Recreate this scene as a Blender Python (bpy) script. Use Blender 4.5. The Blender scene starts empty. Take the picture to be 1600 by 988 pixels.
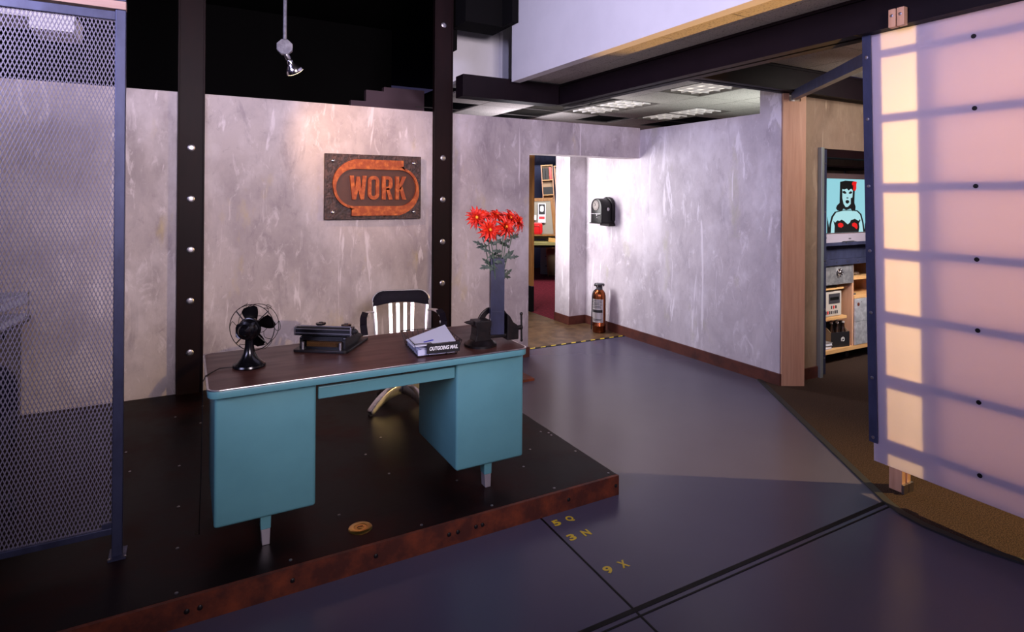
import bpy, bmesh, math, random
from mathutils import Vector, Matrix
R = math.radians
PI = math.pi
SC = bpy.context.scene
COL = SC.collection

# ---------------------------------------------------------------- camera, light, exposure
cam_d = bpy.data.cameras.new('camera')
cam = bpy.data.objects.new('camera', cam_d)
COL.objects.link(cam)
cam_d.sensor_width = 36.0
cam_d.lens = 924.24 / 1600 * 36.0
cam_d.shift_y = -(494 - 303.97) / 1600
cam_d.clip_start = 0.02
cam.matrix_world = Matrix(((0.8753, -0.0064, -0.4835, 0.0),
                           (-0.4835, 0.0027, -0.8753, 0.0),
                           (0.0069, 1.0, -0.0007, 1.66),
                           (0, 0, 0, 1)))
SC.camera = cam
SC.view_settings.view_transform = 'Standard'
SC.view_settings.look = 'None'
SC.view_settings.gamma = 1.0
SC.view_settings.use_curve_mapping = False
SC.view_settings.exposure = 0.0

W = bpy.data.worlds.new('world')
SC.world = W
W.use_nodes = True
W.node_tree.nodes['Background'].inputs[0].default_value = (0.38, 0.33, 0.82, 1)
W.node_tree.nodes['Background'].inputs[1].default_value = 0.06


def area(name, loc, target, size, power, color, size_y=None, spread=180):
    l = bpy.data.lights.new(name, 'AREA')
    l.energy = power
    l.color = color
    l.size = size
    if size_y:
        l.shape = 'RECTANGLE'
        l.size_y = size_y
    l.spread = R(spread)
    o = bpy.data.objects.new(name, l)
    COL.objects.link(o)
    o.location = loc
    o.rotation_euler = (Vector(target) - Vector(loc)).to_track_quat('-Z', 'Y').to_euler()
    return o


def spot(name, loc, target, power, color, angle, blend=0.5, radius=0.03):
    l = bpy.data.lights.new(name, 'SPOT')
    l.energy = power
    l.color = color
    l.spot_size = R(angle)
    l.spot_blend = blend
    l.shadow_soft_size = radius
    o = bpy.data.objects.new(name, l)
    COL.objects.link(o)
    o.location = loc
    o.rotation_euler = (Vector(target) - Vector(loc)).to_track_quat('-Z', 'Y').to_euler()
    return o


# added violet fill and wall wash from the left, and the main soft light behind the camera
area('violet_fill_light', (-3.2, 0.6, 3.0), (2.7, 2.4, 3.05), 2.4, 70, (0.62, 0.60, 1.0), 1.6, 76)
spot('left_wash_light', (-1.5, 0.9, 2.9), (-0.70, 5.0, 2.20), 330, (0.88, 0.80, 1.0), 42, 1.0, 0.25)
area('key_light', (0.7, -1.3, 2.6), (1.5, 5.2, 2.7), 1.1, 66, (1.0, 0.86, 0.96), 1.1, 86)
# the alcove behind the back wall, lit bright white
area('alcove_light', (3.35, 6.35, 1.65), (4.57, 5.35, 1.1), 0.35, 48, (1.0, 0.95, 0.97), 1.1)
area('alcove_tile_fill', (3.95, 6.9, 2.15), (3.95, 6.85, 2.77), 0.3, 13, (0.95, 0.9, 1.0), 0.5)  # added lamp, aimed up to brighten the ceiling tiles
# warm light low behind the translucent panel, and a second spot added to throw orange up on the soffit
spot('warm_light', (5.30, 0.77, 2.40), (3.45, 1.27, 1.5), 760, (1.0, 0.68, 0.26), 96, 1.0, 0.022)
spot('warm_uplight', (5.6, 2.0, 0.5), (2.95, 2.72, 2.77), 620, (1.0, 0.52, 0.12), 31, 0.5, 0.04)
area('ceiling_fill', (5.7, 4.3, 1.9), (5.5, 4.9, 2.77), 0.8, 16, (0.93, 1.0, 0.94), 0.8)  # unseen lamp added behind the right wall to light the tiles
area('television_fill_light', (5.2, 2.3, 2.6), (5.8, 3.7, 0.9), 0.6, 22, (1.0, 0.9, 0.82), 0.6)  # unseen lamp added to light the corner post, partition and cart
area('cart_fill_light', (5.4, 2.2, 2.2), (5.9, 3.7, 0.75), 0.5, 9, (1.0, 0.92, 0.88), 0.5, 60)  # narrow unseen lamp, added to lift the cart
area('back_room_light', (5.6, 8.6, 2.7), (6.2, 10.2, 0.8), 1.2, 150, (1.0, 0.93, 0.9), 1.2)


# ---------------------------------------------------------------- materials
def lin(c):
    return tuple(((x / 255) / 12.92 if x / 255 <= 0.04045 else (((x / 255) + 0.055) / 1.055) ** 2.4) for x in c) + (1.0,)


def nodes(m):
    m.use_nodes = True
    nt = m.node_tree
    return nt, nt.nodes, nt.links, nt.nodes['Principled BSDF']


def mat(name, col, rough=0.5, metal=0.0, col2=None, scale=6.0, stretch=(1, 1, 1), lo=0.4, hi=0.62, bump=0.0,
        bscale=40.0, detail=6.0, spec=0.5, coat=0.0, emit=None, estr=0.0, rough2=None):
    m = bpy.data.materials.new(name)
    nt, N, L, b = nodes(m)
    b.inputs['Base Color'].default_value = lin(col)
    b.inputs['Roughness'].default_value = rough
    b.inputs['Metallic'].default_value = metal
    b.inputs['Specular IOR Level'].default_value = spec
    b.inputs['Coat Weight'].default_value = coat
    if emit:
        b.inputs['Emission Color'].default_value = lin(emit)
        b.inputs['Emission Strength'].default_value = estr
    if col2 or bump or rough2 is not None:
        tc = N.new('ShaderNodeTexCoord')
        mp = N.new('ShaderNodeMapping')
        mp.inputs['Scale'].default_value = stretch
        L.new(tc.outputs['Object'], mp.inputs[0])
    if col2 or rough2 is not None:
        nz = N.new('ShaderNodeTexNoise')
        nz.inputs['Scale'].default_value = scale
        nz.inputs['Detail'].default_value = detail
        nz.inputs['Roughness'].default_value = 0.62
        L.new(mp.outputs[0], nz.inputs[0])
        rp = N.new('ShaderNodeValToRGB')
        rp.color_ramp.elements[0].position = lo
        rp.color_ramp.elements[1].position = hi
        rp.color_ramp.elements[0].color = lin(col)
        rp.color_ramp.elements[1].color = lin(col2 or col)
        L.new(nz.outputs[0], rp.inputs[0])
        L.new(rp.outputs[0], b.inputs['Base Color'])
        if rough2 is not None:
            mr = N.new('ShaderNodeMapRange')
            mr.inputs[1].default_value = lo
            mr.inputs[2].default_value = hi
            mr.inputs[3].default_value = rough
            mr.inputs[4].default_value = rough2
            L.new(nz.outputs[0], mr.inputs[0])
            L.new(mr.outputs[0], b.inputs['Roughness'])
    if bump:
        n2 = N.new('ShaderNodeTexNoise')
        n2.inputs['Scale'].default_value = bscale
        n2.inputs['Detail'].default_value = 4
        L.new(mp.outputs[0], n2.inputs[0])
        bp = N.new('ShaderNodeBump')
        bp.inputs['Strength'].default_value = bump
        bp.inputs['Distance'].default_value = 0.01
        L.new(n2.outputs[0], bp.inputs['Height'])
        L.new(bp.outputs[0], b.inputs['Normal'])
    return m


def mix_layer(N, L, base, colr, mask):
    mx = N.new('ShaderNodeMix')
    mx.data_type = 'RGBA'
    L.new(mask, mx.inputs[0])
    L.new(base, mx.inputs[6])
    mx.inputs[7].default_value = lin(colr)
    return mx.outputs[2]


def noise_mask(N, L, vec, scale, lo, hi, detail=8, rough=0.6, distort=0.0):
    nz = N.new('ShaderNodeTexNoise')
    nz.inputs['Scale'].default_value = scale
    nz.inputs['Detail'].default_value = detail
    nz.inputs['Roughness'].default_value = rough
    nz.inputs['Distortion'].default_value = distort
    L.new(vec, nz.inputs[0])
    mr = N.new('ShaderNodeMapRange')
    mr.inputs[1].default_value = lo
    mr.inputs[2].default_value = hi
    L.new(nz.outputs[0], mr.inputs[0])
    return mr.outputs[0]


def plaster(name, base, dark, light, yellow, seed=0.0):
    m = bpy.data.materials.new(name)
    nt, N, L, b = nodes(m)
    tc = N.new('ShaderNodeTexCoord')

    def mapping(scale, off):
        mp = N.new('ShaderNodeMapping')
        mp.inputs['Scale'].default_value = scale
        mp.inputs['Location'].default_value = off
        L.new(tc.outputs['Object'], mp.inputs[0])
        return mp.outputs[0]
    v1 = mapping((1, 1, 0.7), (seed, 3, 1))
    v2 = mapping((1, 1, 0.33), (seed + 7, 1, 5))
    v3 = mapping((1, 1, 0.16), (seed + 2, 9, 4))
    v4 = mapping((1, 1, 0.4), (seed + 4, 2, 8))
    rgb = N.new('ShaderNodeRGB')
    rgb.outputs[0].default_value = lin(base)
    c = rgb.outputs[0]

    def fac(sock, k):
        ml = N.new('ShaderNodeMath')
        ml.operation = 'MULTIPLY'
        L.new(sock, ml.inputs[0])
        ml.inputs[1].default_value = k
        return ml.outputs[0]
    c = mix_layer(N, L, c, dark, fac(noise_mask(N, L, v1, 1.5, 0.42, 0.72, 9, 0.65, 0.4), 0.85))
    c = mix_layer(N, L, c, dark, fac(noise_mask(N, L, v2, 5.5, 0.56, 0.72, 8, 0.7, 0.6), 0.7))
    c = mix_layer(N, L, c, light, fac(noise_mask(N, L, v4, 11.0, 0.56, 0.66, 9, 0.7, 1.0), 0.5))
    c = mix_layer(N, L, c, dark, fac(noise_mask(N, L, v1, 16.0, 0.58, 0.72, 9, 0.75, 0.8), 0.55))
    c = mix_layer(N, L, c, yellow, fac(noise_mask(N, L, v4, 4.0, 0.60, 0.72, 5, 0.6), 0.6))
    c = mix_layer(N, L, c, light, fac(noise_mask(N, L, v1, 2.6, 0.50, 0.66, 8, 0.6), 0.45))
    c = mix_layer(N, L, c, light, fac(noise_mask(N, L, v3, 6.0, 0.615, 0.655, 7, 0.6, 1.2), 0.75))
    L.new(c, b.inputs['Base Color'])
    b.inputs['Roughness'].default_value = 0.55
    b.inputs['Specular IOR Level'].default_value = 0.35
    nz = N.new('ShaderNodeTexNoise')
    nz.inputs['Scale'].default_value = 9
    nz.inputs['Detail'].default_value = 9
    L.new(v2, nz.inputs[0])
    bp = N.new('ShaderNodeBump')
    bp.inputs['Strength'].default_value = 0.25
    bp.inputs['Distance'].default_value = 0.02
    L.new(nz.outputs[0], bp.inputs['Height'])
    L.new(bp.outputs[0], b.inputs['Normal'])
    return m


def wood(name, a, c, scale=3.0, stretch=(1, 8, 8), rough=0.45, spec=0.4):
    return mat(name, a, rough, 0, c, scale, stretch, 0.35, 0.68, 0.05, 30, 8, spec)


M = {}
M['plaster'] = plaster('plaster', (188, 176, 180), (132, 120, 130), (224, 214, 222), (190, 170, 126))
M['plaster2'] = plaster('plaster_light', (198, 190, 196), (152, 142, 152), (228, 222, 230), (178, 174, 150), 11)
M['plaster3'] = plaster('plaster_tan', (136, 114, 98), (98, 80, 68), (158, 138, 120), (140, 112, 84), 23)
M['floor'] = mat('painted_concrete', (74, 70, 90), 0.26, 0, (80, 76, 96), 1.0, (1, 1, 1), 0.25, 0.8, 0.004, 3, 3, 0.32)
M['carpet'] = mat('brown_carpet', (40, 31, 28), 0.95, 0, (78, 60, 50), 160, (1, 1, 1), 0.42, 0.6, 0.6, 220, 3, 0.1)
M['maroon'] = mat('maroon_carpet', (86, 26, 38), 0.95, 0, (112, 40, 52), 30, (1, 1, 1), 0.4, 0.65, 0.3, 120, 3, 0.1)
M['brownfloor'] = mat('brown_board_floor', (70, 50, 32), 0.4, 0, (102, 78, 54), 9, (1, 1, 1), 0.4, 0.62, 0.05, 30, 8)
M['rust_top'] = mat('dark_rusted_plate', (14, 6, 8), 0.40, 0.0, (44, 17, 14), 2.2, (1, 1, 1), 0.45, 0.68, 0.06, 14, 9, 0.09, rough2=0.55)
M['rust'] = mat('rusted_steel', (74, 32, 22), 0.6, 0.2, (124, 56, 30), 9, (1, 1, 1), 0.42, 0.7, 0.12, 50, 9)
M['rust_base'] = mat('rusted_baseboard', (92, 46, 36), 0.55, 0.1, (66, 32, 28), 7, (1, 1, 1), 0.42, 0.66, 0.08, 30, 8)
M['rust_orange'] = mat('orange_rust', (150, 66, 30), 0.62, 0.15, (196, 104, 48), 22, (1, 1, 1), 0.45, 0.66, 0.3, 60, 9)
M['rust_plate'] = mat('blackened_plate', (52, 38, 40), 0.5, 0.3, (80, 56, 54), 30, (1, 1, 1), 0.45, 0.6, 0.8, 45, 4)
M['rust_recess'] = mat('brown_recess', (78, 42, 32), 0.5, 0.2, (70, 36, 28), 12)
M['beam'] = mat('black_steel', (20, 12, 18), 0.55, 0.0, (25, 16, 22), 5, (1, 1, 1), 0.4, 0.7, spec=0.12)
M['column'] = mat('brown_black_steel', (22, 11, 14), 0.5, 0.0, (33, 16, 18), 4, (1, 1, 0.3), 0.4, 0.7, 0.03, 20, spec=0.12)
M['black'] = mat('flat_black', (14, 13, 14), 0.9, 0, None, spec=0.1)
M['blackgloss'] = mat('black_enamel', (10, 9, 12), 0.2, 0.0, None, spec=0.5)
M['blacksatin'] = mat('black_crackle', (16, 14, 16), 0.42, 0.0, None, spec=0.35)
M['blackmetal'] = mat('black_iron', (22, 18, 20), 0.42, 0.4, (34, 26, 26), 30)
M['rubber'] = mat('black_rubber', (24, 22, 24), 0.6)
M['chrome'] = mat('chrome', (220, 214, 214), 0.16, 1.0)
M['nickel'] = mat('satin_nickel', (214, 206, 214), 0.38, 0.75)
M['steel'] = mat('dull_steel', (170, 166, 172), 0.35, 1.0)
M['alum'] = mat('brushed_aluminium', (236, 232, 232), 0.30, 1.0, (222, 218, 220), 40, (1, 1, 0.05), 0.4, 0.6)
M['bluesteel'] = mat('blue_grey_steel', (70, 74, 104), 0.42, 0.55, (58, 60, 86), 12, (1, 1, 0.4), 0.4, 0.65, 0.03, 40)
M['mesh'] = mat('expanded_metal', (122, 117, 140), 0.5, 0.35)
M['teal'] = mat('teal_enamel', (92, 146, 154), 0.38, 0, (86, 138, 146), 2.5, (1, 1, 1), 0.4, 0.65, 0.012, 30, 5, 0.5)
M['linoleum'] = mat('brown_desktop', (84, 50, 42), 0.33, 0, (68, 38, 32), 3, (1, 6, 1), 0.35, 0.65, 0.02, 40, 7, 0.5, rough2=0.42)
M['white'] = mat('white_drywall', (226, 224, 228), 0.7, 0, (220, 218, 222), 2)
M['tile'] = mat('acoustic_tile', (186, 180, 176), 0.9, 0, (112, 108, 106), 90, (1, 1, 1), 0.55, 0.68, 0.5, 110, 3, 0.2)
M['tbar'] = mat('ceiling_grid', (92, 88, 86), 0.6)
M['darkwall'] = mat('dim_wall', (104, 82, 94), 0.8)
M['boxgrey'] = mat('grey_junction_steel', (98, 96, 108), 0.5, 0.3, (128, 126, 136), 30)
M['birch'] = wood('pale_birch', (196, 152, 122), (180, 134, 106), 4, (10, 10, 0.6))
M['birch_h'] = wood('birch_ply', (214, 170, 116), (196, 148, 96), 4, (0.8, 9, 9))
M['stud'] = wood('stud_timber', (206, 160, 130), (186, 138, 108), 4, (12, 12, 0.7))
M['capwood'] = wood('pale_timber', (190, 156, 148), (172, 136, 126), 4, (0.7, 10, 10))
M['oak'] = wood('brown_wood', (154, 108, 58), (120, 78, 40), 5, (6, 6, 0.7))
M['galv'] = mat('galvanised_sheet', (150, 150, 156), 0.42, 0.7, (190, 190, 194), 14, (1, 1, 1), 0.42, 0.62, 0.02, 20, 3)
M['galvpale'] = mat('pale_galvanised_sheet', (172, 174, 182), 0.5, 0.45, (206, 208, 214), 16, (1, 1, 1), 0.42, 0.62)
M['track'] = mat('galvanised_track', (150, 156, 154), 0.45, 0.6)
M['copper'] = mat('copper', (140, 76, 46), 0.26, 1.0, (118, 62, 38), 6, (1, 1, 0.4), 0.4, 0.7)
M['brass'] = mat('brass', (206, 158, 84), 0.28, 1.0)
M['labelmetal'] = mat('silver_label', (196, 190, 192), 0.4, 0.5)
M['dial'] = mat('aged_dial', (120, 112, 108), 0.6)
M['yellow'] = mat('yellow_paint', (206, 178, 44), 0.5)
M['lineblack'] = mat('black_line_paint', (12, 10, 12), 0.55, spec=0.15)
M['vase'] = mat('blue_slate', (32, 33, 54), 0.36, 0.1, (42, 44, 68), 18, (1, 1, 0.6), 0.4, 0.65, 0.1, 30)
M['petal'] = mat('red_petal', (222, 44, 12), 0.55, 0, (176, 14, 8), 30, (1, 1, 1), 0.4, 0.65)
M['petal_in'] = mat('yellow_florets', (226, 160, 40), 0.6)
M['stem'] = mat('green_stem', (66, 84, 62), 0.6)
M['leaf'] = mat('dull_green_leaf', (40, 52, 46), 0.6, 0, (62, 76, 64), 30)
M['paper'] = mat('white_paper', (216, 218, 232), 0.7)
M['paper2'] = mat('blue_white_envelope', (196, 200, 226), 0.65)
M['bluepen'] = mat('blue_ink', (60, 66, 170), 0.5)
M['letterwhite'] = mat('white_lettering', (236, 236, 236), 0.5)
M['redprint'] = mat('red_print', (200, 50, 60), 0.6)
M['vinyl'] = mat('black_vinyl', (24, 20, 34), 0.6, 0, (20, 17, 29), 30, bump=0.05, bscale=120, spec=0.1)
M['recorder'] = mat('grey_recorder_face', (188, 180, 172), 0.45, 0.1)
M['darkgrey'] = mat('dark_grey_plastic', (58, 56, 62), 0.45)
M['silverplastic'] = mat('silver_plastic', (150, 142, 156), 0.42, 0.15)
M['tvframe'] = mat('brown_grey_plastic', (92, 74, 76), 0.4)
M['red'] = mat('red_plastic', (206, 30, 34), 0.35)
M['brownglass'] = mat('dark_brown_glass', (36, 22, 16), 0.12, 0, None, spec=0.6)
M['carton'] = mat('black_carton', (26, 24, 28), 0.55)
M['cartontan'] = mat('tan_carton', (176, 148, 120), 0.6)
M['blue'] = mat('blue_wall_paint', (76, 84, 124), 0.7)
M['cork'] = mat('grey_pinboard', (146, 142, 132), 0.9)
M['greentop'] = wood('greenish_tabletop', (150, 144, 92), (130, 124, 78), 4, (1, 8, 8))
M['greymetal'] = mat('grey_filing_metal', (150, 148, 150), 0.5)
M['orange'] = mat('orange_plastic', (232, 160, 30), 0.5)
M['tan'] = mat('tan_board', (206, 160, 92), 0.6)
M['darkprint'] = mat('dark_print', (26, 26, 30), 0.6)


def emission(name, c, s):
    m = bpy.data.materials.new(name)
    nt, N, L, b = nodes(m)
    b.inputs['Base Color'].default_value = lin((20, 20, 20))
    b.inputs['Emission Color'].default_value = lin(c)
    b.inputs['Emission Strength'].default_value = s
    b.inputs['Roughness'].default_value = 0.3
    return m


M['diffuser'] = emission('lit_diffuser', (255, 244, 232), 1.05)
M['bulb'] = emission('lit_bulb', (255, 226, 190), 2.6)
M['scr_bg'] = emission('screen_cyan', (150, 214, 226), 0.95)
M['scr_skin'] = emission('screen_pale_blue', (176, 226, 232), 0.95)
M['scr_black'] = emission('screen_black', (8, 10, 12), 0.6)
M['scr_red'] = emission('screen_red', (236, 20, 20), 0.95)


def translucent(name, col, trans, mixf):
    m = bpy.data.materials.new(name)
    nt, N, L, b = nodes(m)
    b.inputs['Base Color'].default_value = lin(col)
    b.inputs['Roughness'].default_value = 0.42
    t = N.new('ShaderNodeBsdfTranslucent')
    t.inputs[0].default_value = lin(trans)
    mx = N.new('ShaderNodeMixShader')
    mx.inputs[0].default_value = mixf
    L.new(b.outputs[0], mx.inputs[1])
    L.new(t.outputs[0], mx.inputs[2])
    L.new(mx.outputs[0], N['Material Output'].inputs[0])
    return m


M['panel'] = translucent('translucent_sheet', (210, 202, 226), (248, 240, 234), 0.60)
M['panel_back'] = translucent('translucent_back_sheet', (214, 208, 216), (238, 226, 238), 0.64)


# ---------------------------------------------------------------- mesh helpers
class MB:
    def __init__(s):
        s.b = bmesh.new()

    def merge(s, t, mtx=None):
        if mtx is not None:
            bmesh.ops.transform(t, matrix=mtx, verts=t.verts)
        me = bpy.data.meshes.new('tmp')
        t.to_mesh(me)
        t.free()
        s.b.from_mesh(me)
        bpy.data.meshes.remove(me)
        return s

    def box(s, x0, x1, y0, y1, z0, z1, bev=0.0, seg=2, mtx=None):
        t = bmesh.new()
        bmesh.ops.create_cube(t, size=1)
        for v in t.verts:
            v.co = Vector((x0 + (v.co.x + .5) * (x1 - x0), y0 + (v.co.y + .5) * (y1 - y0), z0 + (v.co.z + .5) * (z1 - z0)))
        if bev > 0:
            bmesh.ops.bevel(t, geom=t.edges[:], offset=bev, segments=seg, profile=0.5, affect='EDGES')
        return s.merge(t, mtx)

    def frame(s, p, q, up=(0, 0, 1)):
        z = (Vector(q) - Vector(p)).normalized()
        u = Vector(up)
        if abs(z.dot(u)) > 0.98:
            u = Vector((1, 0, 0))
        x = u.cross(z).normalized()
        y = z.cross(x)
        return x, y, z

    def bar(s, p, q, w, h, up=(0, 0, 1)):
        x, y, z = s.frame(p, q, up)
        vs = []
        for c in (p, q):
            for a, b in ((-1, -1), (1, -1), (1, 1), (-1, 1)):
                vs.append(s.b.verts.new(Vector(c) + x * (a * w / 2) + y * (b * h / 2)))
        for f in ((3, 2, 1, 0), (4, 5, 6, 7), (0, 1, 5, 4), (1, 2, 6, 5), (2, 3, 7, 6), (3, 0, 4, 7)):
            s.b.faces.new([vs[i] for i in f])
        return s

    def tube(s, pts, r, n=8, cap=True, closed=False):
        pts = [Vector(p) for p in pts]
        rs = r if isinstance(r, (list, tuple)) else [r] * len(pts)
        rings = []
        px = None
        m = len(pts)
        for i, p in enumerate(pts):
            if closed:
                d = pts[(i + 1) % m] - pts[i - 1]
            else:
                d = pts[min(i + 1, m - 1)] - pts[max(i - 1, 0)]
            d.normalize()
            if px is None:
                u = Vector((0, 0, 1)) if abs(d.z) < 0.95 else Vector((1, 0, 0))
                px = u.cross(d).normalized()
            else:
                px = (px - d * px.dot(d)).normalized()
            py = d.cross(px)
            rings.append([s.b.verts.new(p + (px * math.cos(2 * PI * k / n) + py * math.sin(2 * PI * k / n)) * rs[i]) for k in range(n)])
        for i in range(m if closed else m - 1):
            a, b = rings[i], rings[(i + 1) % m]
            for k in range(n):
                s.b.faces.new((a[k], a[(k + 1) % n], b[(k + 1) % n], b[k]))
        if cap and not closed:
            s.b.faces.new(rings[0][::-1])
            s.b.faces.new(rings[-1])
        return s

    def lathe(s, prof, n=28, mtx=None):
        t = bmesh.new()
        rings = []
        for r, z in prof:
            if r < 1e-6:
                rings.append([t.verts.new((0, 0, z))])
            else:
                rings.append([t.verts.new((r * math.cos(2 * PI * k / n), r * math.sin(2 * PI * k / n), z)) for k in range(n)])
        for a, b in zip(rings, rings[1:]):
            for k in range(n):
                j = (k + 1) % n
                if len(a) == 1 and len(b) == 1:
                    continue
                if len(a) == 1:
                    t.faces.new((a[0], b[j], b[k]))
                elif len(b) == 1:
                    t.faces.new((a[k], a[j], b[0]))
                else:
                    t.faces.new((a[k], a[j], b[j], b[k]))
        if len(rings[0]) > 1:
            t.faces.new(rings[0][::-1])
        if len(rings[-1]) > 1:
            t.faces.new(rings[-1])
        return s.merge(t, mtx)

    def cyl(s, p, q, r, n=20, r2=None):
        return s.tube([p, q], [r, r if r2 is None else r2], n)

    def prism(s, poly, d0, d1, axis='y', bev=0.0, mtx=None):
        """polygon extruded: axis y -> poly in (x,z); z -> (x,y); x -> (y,z)"""
        t = bmesh.new()

        def co(p, d):
            return {'y': (p[0], d, p[1]), 'z': (p[0], p[1], d), 'x': (d, p[0], p[1])}[axis]
        a = [t.verts.new(co(p, d0)) for p in poly]
        b = [t.verts.new(co(p, d1)) for p in poly]
        t.faces.new(a)
        t.faces.new(b[::-1])
        n = len(poly)
        for i in range(n):
            t.faces.new((a[i], b[i], b[(i + 1) % n], a[(i + 1) % n]))
        bmesh.ops.recalc_face_normals(t, faces=t.faces[:])
        if bev > 0:
            bmesh.ops.bevel(t, geom=t.edges[:], offset=bev, segments=2, profile=0.5, affect='EDGES')
        bmesh.ops.triangulate(t, faces=[f for f in t.faces if len(f.verts) > 4])
        return s.merge(t, mtx)

    def sphere(s, c, r, sc=(1, 1, 1), u=16, v=10):
        t = bmesh.new()
        bmesh.ops.create_uvsphere(t, u_segments=u, v_segments=v, radius=r)
        return s.merge(t, Matrix.Translation(c) @ Matrix.Diagonal((*sc, 1)))

    def text(s, body, size, depth, mtx, bold=0.0, shear=0.0, sx=1.0, space=1.0, align='CENTER'):
        cu = bpy.data.curves.new('t', 'FONT')
        cu.body = body
        cu.size = size
        cu.extrude = depth / 2
        cu.offset = bold
        cu.shear = shear
        cu.space_character = space
        cu.align_x = align
        cu.align_y = 'CENTER'
        o = bpy.data.objects.new('t', cu)
        COL.objects.link(o)
        dg = bpy.context.evaluated_depsgraph_get()
        me = bpy.data.meshes.new_from_object(o.evaluated_get(dg))
        t = bmesh.new()
        t.from_mesh(me)
        bpy.data.objects.remove(o)
        bpy.data.curves.remove(cu)
        bpy.data.meshes.remove(me)
        return s.merge(t, mtx @ Matrix.Diagonal((sx, 1, 1, 1)))

    def fit_text(s, body, w, h, depth, mtx, bold):
        t = MB().text(body, 1.0, depth, Matrix.Identity(4), bold=bold)
        xs = [v.co.x for v in t.b.verts]
        ys = [v.co.y for v in t.b.verts]
        k = Matrix.Diagonal((w / (max(xs) - min(xs)), h / (max(ys) - min(ys)), 1, 1))
        c = Matrix.Translation((-(max(xs) + min(xs)) / 2, -(max(ys) + min(ys)) / 2, 0))
        return s.merge(t.b, mtx @ k @ c)

    def build(s, name, m, parent=None, loc=(0, 0, 0), rot=(0, 0, 0), smooth=True, angle=35):
        me = bpy.data.meshes.new(name)
        bmesh.ops.recalc_face_normals(s.b, faces=s.b.faces[:])
        s.b.to_mesh(me)
        s.b.free()
        me.materials.append(M[m] if isinstance(m, str) else m)
        if smooth and len(me.polygons):
            me.polygons.foreach_set('use_smooth', [True] * len(me.polygons))
            me.set_sharp_from_angle(angle=R(angle))
        o = bpy.data.objects.new(name, me)
        COL.objects.link(o)
        o.location = loc
        o.rotation_euler = rot
        if parent:
            o.parent = parent
        return o


def tag(o, label, cat, group=None, kind=None):
    o['label'] = label
    o['category'] = cat
    if group:
        o['group'] = group
    if kind:
        o['kind'] = kind
    return o


def empty(name, loc, label, cat, rz=0.0, group=None, rot=None):
    o = bpy.data.objects.new(name, None)
    o.empty_display_size = 0.05
    COL.objects.link(o)
    o.location = loc
    o.rotation_euler = rot or (0, 0, rz)
    return tag(o, label, cat, group)


def struct(o):
    o['kind'] = 'structure'
    return o


def copy_tree(o, parent=None):
    c = o.copy()
    COL.objects.link(c)
    c.parent = parent
    for ch in [x for x in COL.objects if x.parent == o]:
        copy_tree(ch, c)
    return c


def arc(cx, cy, r, a0, a1, n=12):
    return [(cx + r * math.cos(R(a0 + (a1 - a0) * i / n)), cy + r * math.sin(R(a0 + (a1 - a0) * i / n))) for i in range(n + 1)]


def rrect(x0, x1, y0, y1, r, n=6):
    return (arc(x1 - r, y1 - r, r, 0, 90, n) + arc(x0 + r, y1 - r, r, 90, 180, n) +
            arc(x0 + r, y0 + r, r, 180, 270, n) + arc(x1 - r, y0 + r, r, 270, 360, n))


# ---------------------------------------------------------------- the setting
PT = 0.107      # platform top
struct(MB().box(-6, 12, -4, 14, -0.2, 0).build('floor', 'floor', smooth=False))
cpoly = [(4.56, 3.62), (3.9, 2.64), (3.36, 1.84), (3.30, 1.72), (3.285, 1.6), (3.30, 1.4), (3.36, 1.2), (3.5, 0.8), (3.9, -3.9),
         (11.9, -3.9), (11.9, 5.2), (4.76, 5.2), (4.76, 3.62)]
struct(MB().prism(cpoly, 0.0005, 0.006, 'z').build('floor_carpet', 'carpet', smooth=False))
struct(MB().prism([(2.9, 5.475), (4.565, 5.475), (4.565, 6.3), (4.30, 6.3), (4.30, 8.6), (2.9, 8.6)], 0.0005, 0.003, 'z').build('floor_boards', 'brownfloor', smooth=False))
struct(MB().box(4.30, 11.9, 6.6, 11.5, 0.0005, 0.005).build('floor_carpet_back', 'maroon', smooth=False))

bw = MB()
bw.box(-3.2, 3.095, 5.24, 5.47, 0.0, 2.437)
bw.box(3.095, 4.57, 5.24, 5.47, 2.09, 2.437)
struct(bw.build('wall_back', 'plaster', smooth=False))
rw = MB()
rw.prism([(3.40, 0), (6.27, 0), (6.27, 2.415), (3.62, 2.415), (3.62, 2.72), (3.40, 2.72)], 4.57, 4.75, 'x')
struct(rw.build('wall_right', 'plaster2', smooth=False))
struct(MB().box(4.31, 4.75, 6.27, 6.60, 0, 2.5).build('wall_pilaster', 'plaster2', smooth=False))
tv = MB()
tv.box(4.75, 5.12, 3.40, 3.53, 0, 2.70)
tv.box(5.12, 9.0, 3.40, 3.53, 2.11, 2.70)
struct(tv.build('wall_partition', 'plaster3', smooth=False))
struct(MB().box(4.315, 4.325, 7.20, 11.5, 0, 2.7).build('wall_side', 'blue', smooth=False))
struct(MB().box(2.9, 12, 11.5, 11.7, 0, 2.7).build('wall_far', 'blue', smooth=False))
struct(MB().box(2.75, 2.9, 5.47, 11.7, 0, 2.38).build('wall_alcove_left', 'white', smooth=False))
struct(MB().box(2.9, 4.33, 8.6, 8.75, 0, 2.38).build('wall_alcove_back', 'white', smooth=False))
struct(MB().box(11.9, 12.1, -4, 11.5, 0, 3.2).build('wall_right_far', 'white', smooth=False))
struct(MB().box(4.75, 11.9, 5.2, 5.35, 0, 2.38).build('wall_behind_television', 'plaster3', smooth=False))
# wooden jamb edge seen in the alcove
struct(MB().box(4.295, 4.335, 7.19, 7.34, 0.37, 2.5).build('trim_1', 'oak', smooth=False))
struct(MB().box(4.295, 4.34, 7.19, 7.36, 0.0, 0.36).build('trim_2', 'black', smooth=False))
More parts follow.
